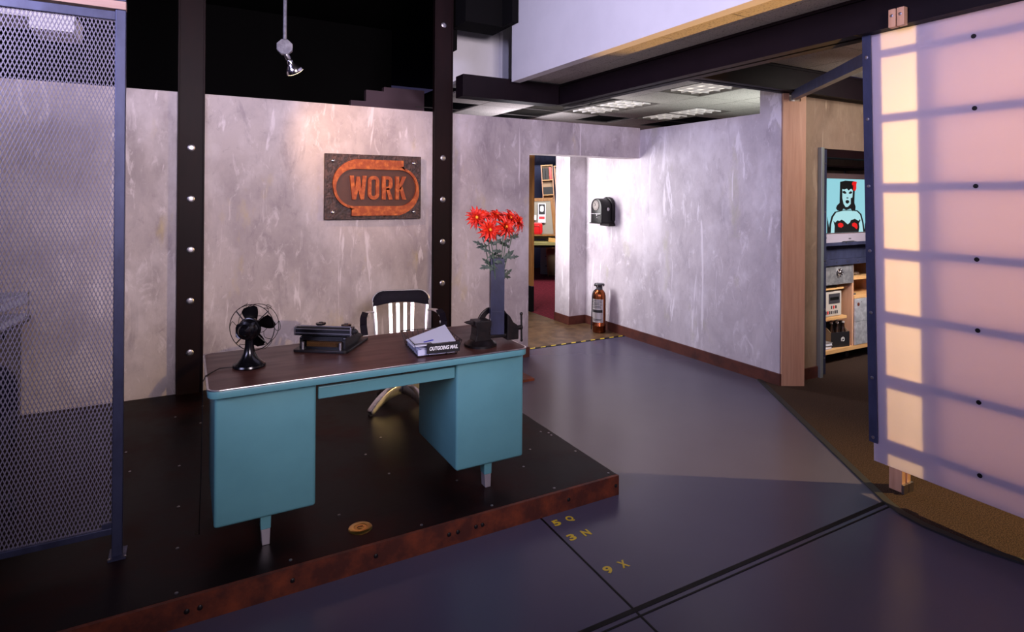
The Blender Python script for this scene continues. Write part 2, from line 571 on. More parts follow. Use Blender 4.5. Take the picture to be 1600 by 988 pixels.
# baseboards of rusted sheet
bb = MB()
bb.box(4.553, 4.572, 3.385, 6.272, 0.0, 0.108)
struct(bb.build('baseboard_right', 'rust_base', smooth=False))
struct(MB().box(4.295, 4.553, 6.255, 6.272, 0, 0.11).box(4.295, 4.312, 6.272, 6.60, 0, 0.11).build('baseboard_alcove', 'rust_base', smooth=False))
struct(MB().box(4.76, 5.10, 3.385, 3.401, 0, 0.108).build('baseboard_partition', 'rust_base', smooth=False))
struct(MB().box(2.3, 3.10, 5.215, 5.241, 0, 0.10).build('baseboard_back', 'rust_base', smooth=False))

# ceilings
GX, GY, GS = 3.18, 6.59, 0.61
fixtures = {(2, -1): 1, (2, -2): 1, (4, -1): 2, (4, -2): 2, (2, -4): 3, (2, -5): 3}
holes = {(1, 0), (1, -1), (1, -2), (3, 0), (5, -1), (1, 1), (5, 0)}
ct = MB()
for i in range(-1, 8):
    for j in range(-6, 5):
        x0, y0 = GX + GS * i, GY + GS * j
        x1, y1 = x0 + GS, y0 + GS
        if (i, j) in fixtures or (i, j) in holes:
            continue
        if i == -1 and j > -1:
            continue
        y0c = max(y0, 5.15 if x0 < 3.3 else 3.4)
        x0c = x0 if y0 > 4.9 else max(x0, 3.45)
        if y1 - y0c < 0.03 or x1 - x0c < 0.03:
            continue
        ct.box(x0c + .006, x1 - .006, y0c + .006, y1 - .006, 2.77, 2.79)
struct(ct.build('ceiling_tiles', 'tile', smooth=False))
tb = MB()
for i in range(0, 8):
    x = GX + GS * i
    tb.box(x - .012, x + .012, 5.15 if x < 3.4 else 3.4, 9.6, 2.774, 2.782)
for j in range(-4, 5):
    y = GY + GS * j
    tb.box(2.57 if y > 5.2 else 3.45, 8, y - .012, y + .012, 2.774, 2.782)
struct(tb.build('ceiling_grid', 'tbar', smooth=False))
struct(MB().box(2.36, 2.57, 5.15, 5.68, 2.77, 2.80).build('ceiling_drywall', 'white', smooth=False))
c2 = MB()
for k in range(12):
    y1 = 4.94 - 0.61 * k
    c2.box(2.79, 3.085, y1 - .602, y1, 2.77, 2.79)
    c2.box(3.093, 3.27, y1 - .602, y1, 2.77, 2.79)
struct(c2.build('ceiling_strip', 'tile', smooth=False))
c3 = MB()
for i in range(10):
    for j in range(11):
        c3.box(3.45 + .61 * i + .004, 3.45 + .61 * (i + 1) - .004, 3.25 - .61 * (j + 1) + .004, 3.25 - .61 * j - .004, 2.77, 2.79)
struct(c3.build('ceiling_near', 'tile', smooth=False))
struct(MB().box(-6, 12, -4, 14, 4.3, 4.4).build('ceiling_deck', 'black', smooth=False))
struct(MB().box(3.3, 12, 5.4, 14, 3.2, 3.25).build('ceiling_void', 'black', smooth=False))
struct(MB().box(-6, 2.9, 9.3, 9.5, 0, 4.3).build('wall_void', 'black', smooth=False))
struct(MB().box(-6.2, -6, -4, 9.5, 0, 1.0).build('wall_left', 'darkwall', smooth=False))

# white bulkhead hanging over the passage
struct(MB().box(2.70, 2.79, -3.5, 4.91, 2.73, 4.3).build('trim_bulkhead', 'white', smooth=False))
uw = MB()
uw.box(2.43, 3.3, 5.7, 5.8, 2.80, 4.3)
uw.box(2.975, 3.05, 5.62, 5.7, 2.80, 4.3)
struct(uw.build('wall_upper', 'white', smooth=False))
st = MB()
st.box(2.39, 2.977, 8, 8.1, 2.2, 3.137)
st.box(2.142, 2.39, 8, 8.1, 2.2, 3.075)
st.box(1.936, 2.142, 8, 8.1, 2.2, 2.92)
struct(st.build('wall_stepped', 'darkwall', smooth=False))
lb = MB()
lb.box(-3.0, -0.62, 4.6, 4.95, 2.73, 2.78)
lb.box(-0.845, -0.62, 4.6, 4.95, 2.665, 2.73)
struct(lb.build('trim_soffit', 'white', smooth=False))


def ibeam(a, b, web, top, bot, z0, z1, axis):
    mb = MB()
    t = 0.018
    c = (a + b) / 2
    if axis == 'y':
        mb.box(c - .012, c + .012, web[0], web[1], z0, z1)
        mb.box(a, b, web[0], web[1], z0, z0 + t)
        mb.box(a, b, web[0], web[1], z1 - t, z1)
    else:
        mb.box(web[0], web[1], c - .012, c + .012, z0, z1)
        mb.box(web[0], web[1], a, b, z0, z0 + t)
        mb.box(web[0], web[1], a, b, z1 - t, z1)
    return mb


bm1 = ibeam(3.27, 3.45, (-3.5, 5.02), 0, 0, 2.565, 2.769, 'y')
bm1.box(3.285, 3.30, -3.5, 5.02, 2.583, 2.75)
tag(bm1.build('ceiling_beam', 'beam', smooth=False), 'long black steel beam running overhead from the foreground to the back wall', 'beam')
bm2 = MB().box(2.22, 3.27, 4.96, 5.13, 2.565, 2.768, 0.004)
tag(bm2.build('ceiling_beam', 'beam', smooth=False), 'black beam above the back wall, from the right steel column to the long beam', 'beam')
bm3 = ibeam(3.26, 3.40, (3.452, 9.0), 0, 0, 2.565, 2.769, 'x')
bm3.box(3.452, 9.0, 3.265, 3.28, 2.583, 2.75)
tag(bm3.build('ceiling_beam', 'beam', smooth=False), 'black beam above the end of the right wall and the wooden corner post', 'beam')
tag(MB().box(2.25, 2.63, 4.98, 5.3, 3.26, 4.29).box(2.63, 2.695, 4.78, 5.3, 3.26, 4.29).build('ceiling_beam', 'black', smooth=False),
    'matte black boxed beam high up beside the white bulkhead', 'beam')
tag(MB().box(2.235, 2.31, 5.31, 5.65, 3.07, 4.29).build('ceiling_beam', 'black', smooth=False),
    'small black boxed beam end just right of the right steel column top', 'beam')


# ceiling light fixtures
def troffer(x0, x1, y0, y1, label):
    e = empty('ceiling_light', ((x0 + x1) / 2, (y0 + y1) / 2, 2.77), label, 'ceiling light', 0, 'recessed fluorescent ceiling lights')
    hx, hy = (x1 - x0) / 2, (y1 - y0) / 2
    f = MB()
    for a in ((-hx, -hx + .02, -hy, hy), (hx - .02, hx, -hy, hy), (-hx + .02, hx - .02, -hy, -hy + .02), (-hx + .02, hx - .02, hy - .02, hy)):
        f.box(*a, 0, .06)
    f.build('frame', 'tbar', e, smooth=False)
    MB().box(-hx + .02, hx - .02, -hy + .02, hy - .02, .03, .04).build('diffuser', 'diffuser', e, smooth=False)
    g = MB()
    for k in range(1, 4):
        x = -hx + 2 * hx * k / 4
        g.box(x - .004, x + .004, -hy + .02, hy - .02, .010, .03)
    for k in range(1, 8):
        y = -hy + 2 * hy * k / 8
        g.box(-hx + .02, hx - .02, y - .004, y + .004, .010, .03)
    g.build('louvre', 'white', e, smooth=False)


troffer(GX + 2 * GS + .006, GX + 3 * GS - .006, GY - 2 * GS + .006, GY - .006, 'lit recessed ceiling light above the doorway lintel, leftmost of three')
troffer(GX + 4 * GS + .006, GX + 5 * GS - .006, GY - 2 * GS + .006, GY - .006, 'lit recessed ceiling light just above the right wall top, middle of three')
troffer(GX + 2 * GS + .006, GX + 3 * GS - .006, GY - 5 * GS + .006, GY - 3 * GS - .006, 'lit recessed ceiling light tucked under the black beam, largest of three')

# ---------------------------------------------------------------- platform
pf = empty('platform', (0, 2.6, 0), 'low raised platform clad in dark rusted steel plates under the teal desk', 'platform')
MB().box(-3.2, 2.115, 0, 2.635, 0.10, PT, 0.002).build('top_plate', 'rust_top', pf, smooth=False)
MB().box(-3.2, 2.117, -0.018, -0.0, 0.0, PT).box(2.097, 2.117, 0.0, 2.3, 0, 0.10).build('skirt', 'rust', pf, smooth=False)
MB().box(-3.15, 2.09, 0.002, 2.635, 0.0, 0.10).build('core', 'black', pf, smooth=False)
sk = MB()
seams = [-0.02, 0.86, 1.2]
for x in (0.015, 0.06, 0.75, 1.10, 1.145, 1.24, 1.275, 1.78, 2.095, -0.6, -1.2, 0.40):
    MB().lathe([(0.010, 0), (0.010, 0.003), (0.005, 0.006), (0, 0.0065)], 12, Matrix.Translation((x, -0.018, 0.055)) @ Matrix.Rotation(R(90), 4, 'X')).build('bolt', 'blackmetal', pf)
random.seed(4)
for (x, y) in [(-0.02, .03), (.40, .04), (.98, .03), (1.35, .03), (1.72, .03), (2.08, .03), (2.08, .35), (2.08, .62), (2.085, .66), (2.05, .7),
               (-.02, .36), (-.02, .75), (-.02, 1.25), (.66, .3), (1.0, .6), (1.1, 1.1), (1.3, .35), (1.7, .32), (-.05, 2.1), (.12, 2.25), (-.3, 1.6),
               (-.26, 1.3), (.1, 1.9), (.65, 1.2), (.95, .9), (1.85, .5), (1.55, .45)]:
    MB().lathe([(0.007, 0), (0.007, 0.002), (0.003, 0.004), (0, 0.0042)], 10, Matrix.Translation((x, y, PT))).build('bolt', 'steel', pf)
tag(MB().prism([(2.13, 4.53), (2.745, 4.53), (2.745, 5.21), (2.13, 5.21)], 0.0, 0.02, 'z').build('floor_plate', 'rust', smooth=False),
    'thin rusted floor plate poking out behind the right end of the desk', 'floor plate')

bc = empty('brass_cover', (0.721, 2.738, PT), 'round brass cover set in the platform in front of the desk', 'floor cover')
MB().lathe([(0, 0), (0.054, 0), (0.054, 0.003), (0.048, 0.007), (0.030, 0.008), (0.028, 0.006), (0.016, 0.006), (0.013, 0.009), (0, 0.009)], 36).build('cap_disc', 'brass', bc)
MB().box(-.012, .012, -.002, .002, .008, .0105).build('slot', 'blackmetal', bc)

# ---------------------------------------------------------------- floor markings
tag(MB().box(-1.0, 3.36, 1.819, 1.842, 0.0002, 0.0015).build('floor_stripe', 'lineblack', smooth=False), 'thick black stripe crossing the grey floor to the carpet corner', 'floor stripe')
tag(MB().box(-1.0, 3.33, 1.790, 1.799, 0.0002, 0.0015).build('floor_stripe', 'lineblack', smooth=False), 'thin black stripe running parallel beside the thick floor stripe', 'floor stripe')
tag(MB().prism([(1.603, 2.58), (1.613, 2.58), (1.570, 1.2), (1.560, 1.2)], 0.0002, 0.0012, 'z').build('floor_stripe', 'lineblack', smooth=False),
    'thin black stripe running from the platform edge past the yellow characters', 'floor stripe')
edge = [(4.56, 3.60), (3.9, 2.63), (3.355, 1.83), (3.30, 1.72), (3.28, 1.6), (3.295, 1.4), (3.355, 1.2), (3.495, 0.8), (3.89, -3.0)]
es = MB()
L1, L2 = [], []
for i, p in enumerate(edge):
    a = Vector(edge[max(0, i - 1)])
    b = Vector(edge[min(len(edge) - 1, i + 1)])
    d = (b - a).normalized()
    nrm = Vector((-d.y, d.x)) * 0.021
    L1.append(tuple(Vector(p) + nrm))
    L2.append(tuple(Vector(p) - nrm))
es.prism(L1 + L2[::-1], 0.0, 0.010, 'z')
tag(es.build('carpet_edging', 'rubber', smooth=False), 'black rubber edging strip between the grey floor and the brown carpet', 'edging strip')


def stencil(ch, x, y, label):
    mb = MB().fit_text(ch, .041, .050, 0.0008, Matrix.Translation((x, y, 0.0012)), 0.035)
    o = mb.build('stencilled_character', 'yellow', smooth=False)
    tag(o, label, 'floor marking', 'yellow stencilled characters on the floor')


stencil('5', 1.655, 2.507, 'yellow stencilled digit 5 on the grey floor by the platform edge')
stencil('Q', 1.736, 2.506, 'yellow stencilled letter Q on the grey floor by the platform edge')
stencil('3', 1.651, 2.367, 'yellow stencilled digit 3 on the grey floor, middle row')
stencil('N', 1.735, 2.366, 'yellow stencilled letter N on the grey floor, middle row')
stencil('9', 1.651, 2.084, 'yellow stencilled digit 9 on the grey floor, nearest row')
stencil('X', 1.736, 2.084, 'yellow stencilled letter X on the grey floor, nearest row')

hz = empty('hazard_tape', (3.9, 5.478, 0.0), 'yellow and black striped tape across the floor at the doorway', 'tape')
MB().box(-0.80, 0.70, -0.016, 0.016, 0.0, 0.004).build('tape_strip', 'lineblack', hz, smooth=False)
for k in range(11):
    x = -0.78 + 0.134 * k
    MB().prism([(x, -.013), (x + .062, -.013), (x + .080, .013), (x + .018, .013)], 0.0035, 0.0048, 'z').build('stripe', 'yellow', hz, smooth=False)


# ---------------------------------------------------------------- steel columns
def column(x, label, zs):
    e = empty('steel_column', (x, 5.20, PT), label, 'column', 0, 'riveted steel columns on the back wall')
    h = 4.15
    MB().box(-.0925, .0925, 0, .012, 0, h).build('web', 'column', e, smooth=False)
    MB().box(-.0925, -.080, -.012, 0.038, 0, h, .002).build('flange', 'column', e, smooth=False)
    MB().box(.080, .0925, -.012, 0.038, 0, h, .002).build('flange', 'column', e, smooth=False)
    for z in zs:
        c = MB().lathe([(0.027, 0), (0.027, .004), (.022, .007), (.013, .008), (.013, .013), (0, .014)], 20,
                       Matrix.Translation((0, 0, z - PT)) @ Matrix.Rotation(R(90), 4, 'X')).build('bolt', 'steel', e)


column(0.038, 'dark steel column with round bolts, behind the left end of the desk', (0.421, .821, 1.216, 1.611, 2.007))
column(2.126, 'dark steel column with round bolts, between the sign and the red flowers', (0.455, .822, 1.213, 1.611, 2.003, 3.26))

# ---------------------------------------------------------------- wooden corner post and door track
wp = empty('corner_post', (4.668, 3.352, 0), 'pale birch boxed corner post at the end of the right wall', 'post', R(-27.8))
hw = 0.101
MB().prism([(-hw, 0), (hw, 0), (hw, 2.555), (hw - .048, 2.555), (hw - .048, 2.495), (-.048, 2.495), (-.048, 2.58), (-hw, 2.58)], -0.022, 0.0, 'y', 0.0015).build('face_board', 'birch', wp, smooth=False)
MB().box(-.09, .05, 0.0, .030, 0, 2.48).build('core', 'stud', wp, smooth=False)
ds = MB().box(5.085, 5.125, 3.36, 3.40, 0.0, 2.115, .002)
tag(ds.build('door_track', 'track', smooth=False), 'galvanised door track standing beside the pale corner post', 'track')
da = empty('door_frame_angle', (5.172, 3.405, 0), 'dark bolted steel angle lining the left of the media cart opening', 'door frame')
MB().box(-.033, .026, -.02, -.012, 0.02, 2.10).box(-.033, -.025, -.012, .10, 0.02, 2.10).build('angle_bar', 'bluesteel', da, smooth=False)
for z in (0.17, 0.62, 1.07, 1.52, 1.97):
    MB().lathe([(0.009, 0), (0.009, .003), (0, .005)], 12, Matrix.Translation((0.006, -.02, z)) @ Matrix.Rotation(R(90), 4, 'X')).build('bolt', 'steel', da)
tag(MB().box(5.20, 9.0, 3.395, 3.54, 2.03, 2.109, .003).build('door_header', 'column', smooth=False), 'dark header across the top of the media cart opening', 'door frame')

# steel strut from the corner post to the panel
sp = MB()
sp.bar((4.645, 3.325, 2.545), (3.43, 1.99, 2.452), 0.055, 0.075)
tag(sp.build('steel_strut', 'bluesteel', smooth=False), 'dark square steel strut from the corner post to the top of the glowing panel', 'strut')

# ---------------------------------------------------------------- translucent panel on posts
LEAN = math.atan2(0.10, 2.43)
pn = empty('translucent_panel', (3.45, 1.95, 0.16), 'large translucent white panel glowing with warm light at the right', 'panel', rot=(0, -LEAN, 0))
H = 2.435
MB().box(-.003, .003, -3.6, 0, 0, H).build('front_sheet', 'panel', pn, smooth=False)
MB().box(-.020, -.012, -.030, .016, .11, H + .012).box(-.012, .045, .008, .016, .11, H + .012).build('edge_angle', 'bluesteel', pn, smooth=False)
zb = [.13, .494, .85, 1.20, 1.56, 1.94, 2.29]
for z in zb:
    MB().box(.004, .042, -3.6, -.0, z - .021, z + .021).build('rail', 'capwood', pn, smooth=False)
MB().box(.0035, .030, -.078, -.002, 0.02, H - .005).build('stile', 'capwood', pn, smooth=False)  # added behind the sheet to cast the shadow band along its edge
MB().box(.046, .050, -3.6, -.283, .02, H).build('back_sheet', 'panel_back', pn, smooth=False)
MB().box(.0505, .060, -.345, -.283, .02, H).build('stile', 'capwood', pn, smooth=False)
for z in zb:
    for y in (-.515, -1.1, -1.7):
        MB().lathe([(0.011, 0), (0.011, .003), (.006, .003), (.006, .006), (0, .006)], 14,
                   Matrix.Translation((-.003, y, z)) @ Matrix.Rotation(R(-90), 4, 'Y')).build('bolt', 'blackmetal', pn)
for z in (.14, .48, .85, 1.20, 1.565, 1.94, 2.285):
    MB().lathe([(0.009, 0), (0.009, .003), (0, .005)], 12, Matrix.Translation((-.02, -.008, z)) @ Matrix.Rotation(R(-90), 4, 'Y')).build('bolt', 'steel', pn)
for x0, lb_ in ((3.515, 'timber post nearest the panel, showing below and above the glowing panel'), (3.568, 'second timber post just behind the first, under the glowing panel')):
    e = empty('timber_post', (x0 + .018, 1.87, 0.006), lb_, 'post', 0, 'timber posts carrying the panel')
    MB().box(-.018, .018, -.035, .035, 0.002, 2.72, .002).build('stud', 'stud', e, smooth=False)
    MB().box(-.025, .020, -.05, -.036, 0, .05).build('foot_bracket', 'steel', e, smooth=False)
    for zz in (2.64,):
        MB().lathe([(.012, 0), (.012, .004), (0, .006)], 12, Matrix.Translation((-.018, 0, zz)) @ Matrix.Rotation(R(-90), 4, 'Y')).build('bolt', 'steel', e)

for y0_, lb_ in ((1.7525, 'left timber block bolted to the black beam above the glowing panel'), (1.7105, 'right timber block bolted to the black beam above the glowing panel')):
    e = empty('timber_block', (3.2505, y0_, 2.552), lb_, 'block', 0, 'timber blocks on the beam')
    MB().box(-.018, .018, -.0175, .0175, 0, .095, .002).build('block_body', 'stud', e, smooth=False)
    MB().lathe([(.008, 0), (.008, .003), (0, .005)], 12, Matrix.Translation((-.018, 0, .06)) @ Matrix.Rotation(R(-90), 4, 'Y')).build('bolt', 'steel', e)

# ---------------------------------------------------------------- expanded metal fence
fn = empty('mesh_screen', (-0.245, 3.03, PT), 'expanded metal mesh screen in a blue-grey steel frame at the left', 'screen')
FX0 = -1.35
MB().box(-.019, .019, -.019, .019, 0, 2.33, .003).build('post', 'bluesteel', fn, smooth=False)
MB().box(-.030, .034, -.05, .05, 0, .006).build('foot_plate', 'bluesteel', fn, smooth=False)
for sx_ in (-.026, .03):
    MB().lathe([(.006, 0), (.006, .004), (0, .006)], 10, Matrix.Translation((sx_, -.042, .006))).build('bolt', 'steel', fn)
MB().box(FX0, -.019, -.015, .015, 2.284, 2.322, .002).build('rail', 'bluesteel', fn, smooth=False)
MB().box(FX0, .019, -.022, .022, 2.331, 2.366, .002).build('timber_cap', 'capwood', fn, smooth=False)
MB().box(FX0, .019, -.02, .02, 2.367, 2.378, .002).build('cap_strip', 'bluesteel', fn, smooth=False)
MB().box(FX0, -.019, -.015, .015, 0.098, 0.125, .002).build('rail', 'bluesteel', fn, smooth=False)
MB().box(-.055, -.019, -.012, .012, .115, .145).build('bracket', 'bluesteel', fn, smooth=False)
em = MB()
DW, DH = 0.0140, 0.0365
cols = int((-.019 - FX0) / (DW / 2))
z0, z1 = 0.118, 2.29
nrow = int((z1 - z0) / (DH / 2))
for c in range(cols):
    xc = -.019 - DW / 4 - c * DW / 2
    sgn = 1 if c % 2 else -1
    prev = None
    for rr in range(nrow + 1):
        z = z0 + rr * DH / 2
        k = 1 if rr % 2 else -1
        x = xc + sgn * k * DW / 4
        y = 0.0012 * sgn * k
        w = .0019
        q = [em.b.verts.new((x - w, y - .002, z)), em.b.verts.new((x + w, y - .002, z)),
             em.b.verts.new((x + w, y + .001, z)), em.b.verts.new((x - w, y + .001, z))]
        if prev:
            for a in range(4):
                em.b.faces.new((prev[a], prev[(a + 1) % 4], q[(a + 1) % 4], q[a]))
        prev = q
em.build('mesh_panel', 'mesh', fn, smooth=False)

# ---------------------------------------------------------------- furniture seen through the fence
cb = empty('filing_table', (-1.25, 4.45, PT), 'dark filing table with paper trays behind the mesh screen', 'table')
MB().box(-.45, .40, -.28, .30, .74, .77, .004).build('table_top', 'blackmetal', cb, smooth=False)
MB().box(-.42, .36, -.25, .27, .10, .74, .006).build('cabinet', 'blackmetal', cb, smooth=False)
for sx_ in (-.40, .33):
    for sy in (-.23, .24):
        MB().box(sx_ - .015, sx_ + .015, sy - .015, sy + .015, 0, .10).build('leg', 'blackmetal', cb, smooth=False)
for k, (zz, lb_) in enumerate(((.772, 'lower wire paper tray on the filing table behind the mesh screen'), (.87, 'upper wire paper tray stacked on the lower one behind the mesh screen'))):
    t = empty('paper_tray', (-1.02, 4.42, PT + zz), lb_, 'tray', R(-8), 'wire paper trays behind the screen')
    g = MB()
    for x in [i * .03 for i in range(-5, 6)]:
        g.tube([(x, -.20, .06), (x, -.19, .003), (x, .19, .003), (x, .20, .06)], .0018, 5)
    for a in (.003, .06):
        g.tube([(-.16, -.2, a), (.16, -.2, a), (.16, .2, a), (-.16, .2, a)], .0022, 6, closed=True)
    for cx_ in (-.16, .16):
        g.tube([(cx_, -.2, .003), (cx_, -.2, .096)], .0025, 6)
        g.tube([(cx_, .2, .003), (cx_, .2, .096)], .0025, 6)
    g.build('wire_frame', 'steel', t)
    tag(MB().box(-.145, .15, -.185, .185, .006, .012 + .03 * (k + 1)).build('paper_stack', 'paper', None, (-1.02, 4.42, PT + zz), (0, 0, R(-8 - 4 * k)), smooth=False),
        ('short stack of white paper in the lower wire tray behind the screen', 'taller stack of white paper in the upper wire tray behind the screen')[k], 'paper', 'paper stacks behind the screen')
oc = empty('office_chair', (-0.985, 3.70, PT), 'black office chair with rounded back, half out of frame behind the mesh screen', 'chair', 0)
MB().prism(rrect(-.23, .23, .26, .68, .14), .20, .26, 'y', .02).build('backrest', 'vinyl', oc)
MB().prism(rrect(-.24, .24, -.24, .2, .08), .38, .45, 'z', .02).build('seat', 'vinyl', oc)
MB().cyl((0, 0, .09), (0, 0, .38), .025).build('gas_column', 'blackmetal', oc)
MB().tube([(0, .1, .39), (0, .24, .40), (0, .27, .5)], .014).build('back_bracket', 'blackmetal', oc)
for k in range(5):
    a = 2 * PI * k / 5
    lg = MB().tube([(0, 0, .10), (.26 * math.cos(a), .26 * math.sin(a), .065)], [.022, .015]).build('leg', 'blackmetal', oc)
    MB().cyl((.26 * math.cos(a) - .012, .26 * math.sin(a), .026), (.26 * math.cos(a) + .012, .26 * math.sin(a), .026), .026, 14).build('caster', 'rubber', lg)

# ---------------------------------------------------------------- the desk
dk = empty('desk', (0.85, 3.03, PT), 'teal steel desk with brown top standing on the rusted platform', 'desk')
DX0, DX1, DY0, DY1 = -.765, .758, -.318, .335     # local extents of the top
TOPZ = .74
MB().prism(rrect(DX0, DX1, DY0, DY1, .045), TOPZ - .038, TOPZ - .006, 'z', .004).build('top_frame', 'teal', dk)
MB().prism(rrect(DX0 - .002, DX1 + .002, DY0 - .002, DY1 + .002, .046), TOPZ - .0062, TOPZ - .0005, 'z', .0015).build('edge_band', 'alum', dk)
MB().prism(rrect(DX0 + .006, DX1 - .006, DY0 + .006, DY1 - .006, .04), TOPZ - .004, TOPZ, 'z').build('desktop', 'linoleum', dk, smooth=False)
for (a, b) in ((-.737, -.323), (.368, .766 - .003)):
    p = MB().box(a, b, -.255, .305, .136, TOPZ - .039, .014, 4).build('pedestal', 'teal', dk)
    MB().box(a + .02, b - .02, .302, .312, .15, .34, .004).build('drawer', 'teal', p)
    MB().box(a + .02, b - .02, .302, .312, .35, .51, .004).build('drawer', 'teal', p)
    MB().box(a + .02, b - .02, .302, .312, .52, .68, .004).build('drawer', 'teal', p)
    c = (a + b) / 2
    for y in (-.20, .24):
        lg = MB().prism([(c - .021, .07), (c + .021, .07), (c + .023, .138), (c - .023, .138)], y - .026, y + .026, 'y', .003).build('leg', 'teal', dk, smooth=False)
        MB().prism([(c - .014, .0), (c + .017, .0), (c + .0195, .074), (c - .0195, .074)], y - .024, y + .024, 'y', .002).build('chrome_foot', 'nickel', lg, smooth=False)
MB().box(-.312, .366, -.238, -.222, .612, .668, .004).build('apron', 'teal', dk, smooth=False)
MB().box(-.32, .366, -.215, -.2, .67, .703).build('apron_gap', 'black', dk, smooth=False)
MB().box(-.30, .35, .28, .30, .60, .69, .004).build('drawer', 'teal', dk, smooth=False)

# ---------------------------------------------------------------- fan
DT = PT + TOPZ
fa = empty('desk_fan', (0.268, 3.02, DT), 'small black antique desk fan on the left end of the desk', 'fan')
MB().lathe([(0, 0), (.070, 0), (.073, .006), (.070, .014), (.055, .024), (.038, .042), (.026, .066), (.020, .095), (.019, .125), (.021, .150), (0, .152)], 32).build('base', 'blackgloss', fa)
AX = Matrix.Translation((0, -.012, .180)) @ Matrix.Rotation(R(-32), 4, 'Z') @ Matrix.Rotation(R(-90), 4, 'X') @ Matrix.Rotation(R(0), 4, 'Z')
# local frame of AX: +z = fan axis pointing away to the right
MB().lathe([(0, -.074), (.016, -.072), (.026, -.062), (.030, -.050), (.042, -.044), (.047, -.030), (.047, -.012), (.052, -.010), (.052, .006), (.044, .016), (.024, .026), (.010, .03), (0, .03)], 28, AX).build('motor_housing', 'blackgloss', fa)
cg = MB()


def ringp(rad, z, n=40):
    return [AX @ Vector((rad * math.cos(2 * PI * k / n), rad * math.sin(2 * PI * k / n), z)) for k in range(n)]


cg.tube(ringp(.108, .020), .0020, 6, closed=True)
cg.tube(ringp(.100, .085), .0016, 6, closed=True)
cg.tube(ringp(.040, .095), .0014, 6, closed=True)
for k in range(6):
    a0 = 2 * PI * k / 6
    pts = []
    for t in range(13):
        u = t / 12
        rad = .108 + .012 * math.sin(u * PI) - .068 * max(0, u - .25) / .75
        a = a0 + .18 * math.sin(u * 2 * PI * 1.5)
        z = .020 + .085 * math.sin(min(1, u * 1.5) * PI / 2) - .008 * u
        pts.append(AX @ Vector((rad * math.cos(a), rad * math.sin(a), z)))
    cg.tube(pts, .0014, 5)
cg.build('cage', 'blackmetal', fa)
for k in range(4):
    a = 2 * PI * k / 4 + .78
    MB().tube([AX @ Vector((.038 * math.cos(a), .038 * math.sin(a), .008)), AX @ Vector((.108 * math.cos(a), .108 * math.sin(a), .020))], .003, 6).build('cage_strut', 'blackmetal', fa)
bl0 = None
for k in range(4):
    t = bmesh.new()
    rows = []
    for i in range(7):
        u = i / 6
        rad = .020 + .077 * u
        half = .010 + .024 * math.sin(min(1, u * 1.05) * PI * .62)
        if i == 6:
            half *= .62
        row = []
        for j in range(5):
            v = j / 4 * 2 - 1
            zz = .045 + .014 * v * (1 - .25 * u)
            row.append(t.verts.new((rad, v * half, zz)))
        rows.append(row)
    for i in range(6):
        for j in range(4):
            t.faces.new((rows[i][j], rows[i][j + 1], rows[i + 1][j + 1], rows[i + 1][j]))
    bmesh.ops.solidify(t, geom=t.faces[:], thickness=.0015)
    MB().merge(t, AX @ Matrix.Rotation(2 * PI * k / 4 - .31, 4, 'Z')).build('blade', 'blackgloss', fa)
MB().cyl(AX @ Vector((0, 0, .03)), AX @ Vector((0, 0, .06)), .012).build('hub', 'blackgloss', fa)
MB().tube([(-.06, -.005, .006), (-.09, -.01, .010), (-.125, .0, .008), (-.160, -.04, .004), (-.183, -.075, .002), (-.196, -.09, -.02), (-.197, -.09, -.2), (-.200, -.085, -.45), (-.205, -.06, -.70),
           (-.22, .02, -.733)], .0025, 6).build('cord', 'blackmetal', fa)

# ---------------------------------------------------------------- typewriter (keyboard faces away)
tw = empty('typewriter', (.694, 3.236, DT), 'black antique typewriter seen from behind, between the fan and the letter tray', 'typewriter', R(-35))
hx, hy = .145, .162
MB().prism(rrect(-hx, hx, -hy, hy, .02), 0, .014, 'z', .003).build('base_board', 'blackmetal', tw, smooth=False)
fr = MB()
for sx_ in (-1, 1):
    fr.prism([(-.125, .014), (.06, .014), (.12, .030), (.10, .045), (.02, .075), (-.06, .080), (-.125, .070)], sx_ * .115 - .008, sx_ * .115 + .008, 'x', .002)
fr.box(-.11, .11, -.128, -.118, .056, .074)
fr.box(-.11, .11, -.128, -.118, .014, .024)
fr.build('frame', 'blackgloss', tw, smooth=False)
g = MB()
for k in range(16):
    x = -.09 + .012 * k
    g.tube([(x, -.11, .03), (x * .6, -.03, .05), (x * .9, .05, .035)], .002, 5)
g.box(-.1, .1, -.09, .03, .016, .045)
g.build('type_basket', mat('dark_brass', (92, 62, 32), 0.5, 0.3), tw)
for sx_ in (-1, 1):
    MB().cyl((sx_ * .10, -.135, .0), (sx_ * .10, -.135, .05), .009, 12).build('corner_bolt', 'steel', tw)
ca = MB()
ca.cyl((-.165, -.085, .098), (.150, -.085, .098), .019, 20)
ca.build('platen', 'rubber', tw)
MB().box(-.158, .146, -.106, -.100, .074, .108, .002).box(-.15, .14, -.075, -.05, .08, .114, .003).build('carriage', 'blackgloss', tw, smooth=False)
cr = MB()
cr.bar((-.160, -.108, .110), (.150, -.108, .110), .004, .003)
cr.bar((-.160, -.109, .088), (.150, -.109, .088), .004, .003)
cr.bar((-.150, -.062, .1165), (.140, -.062, .1165), .004, .003)
for x in (-.158, .143):
    cr.box(x - .004, x + .004, -.11, -.055, .075, .122, .003)
cr.build('carriage_rail', 'steel', tw)
MB().lathe([(.022, 0), (.026, .003), (.026, .011), (.01, .013), (.01, .016), (0, .016)], 24, Matrix.Translation((-.055, -.02, .113))).build('ribbon_spool', 'blackgloss', tw)
MB().lathe([(.022, 0), (.026, .003), (.026, .011), (.01, .013), (.01, .016), (0, .016)], 24, Matrix.Translation((.085, -.02, .108))).build('ribbon_spool', 'blackgloss', tw)
MB().tube([(.148, -.085, .098), (.162, -.085, .100), (.166, -.085, .104)], .013, 14).build('platen_knob', 'rubber', tw)
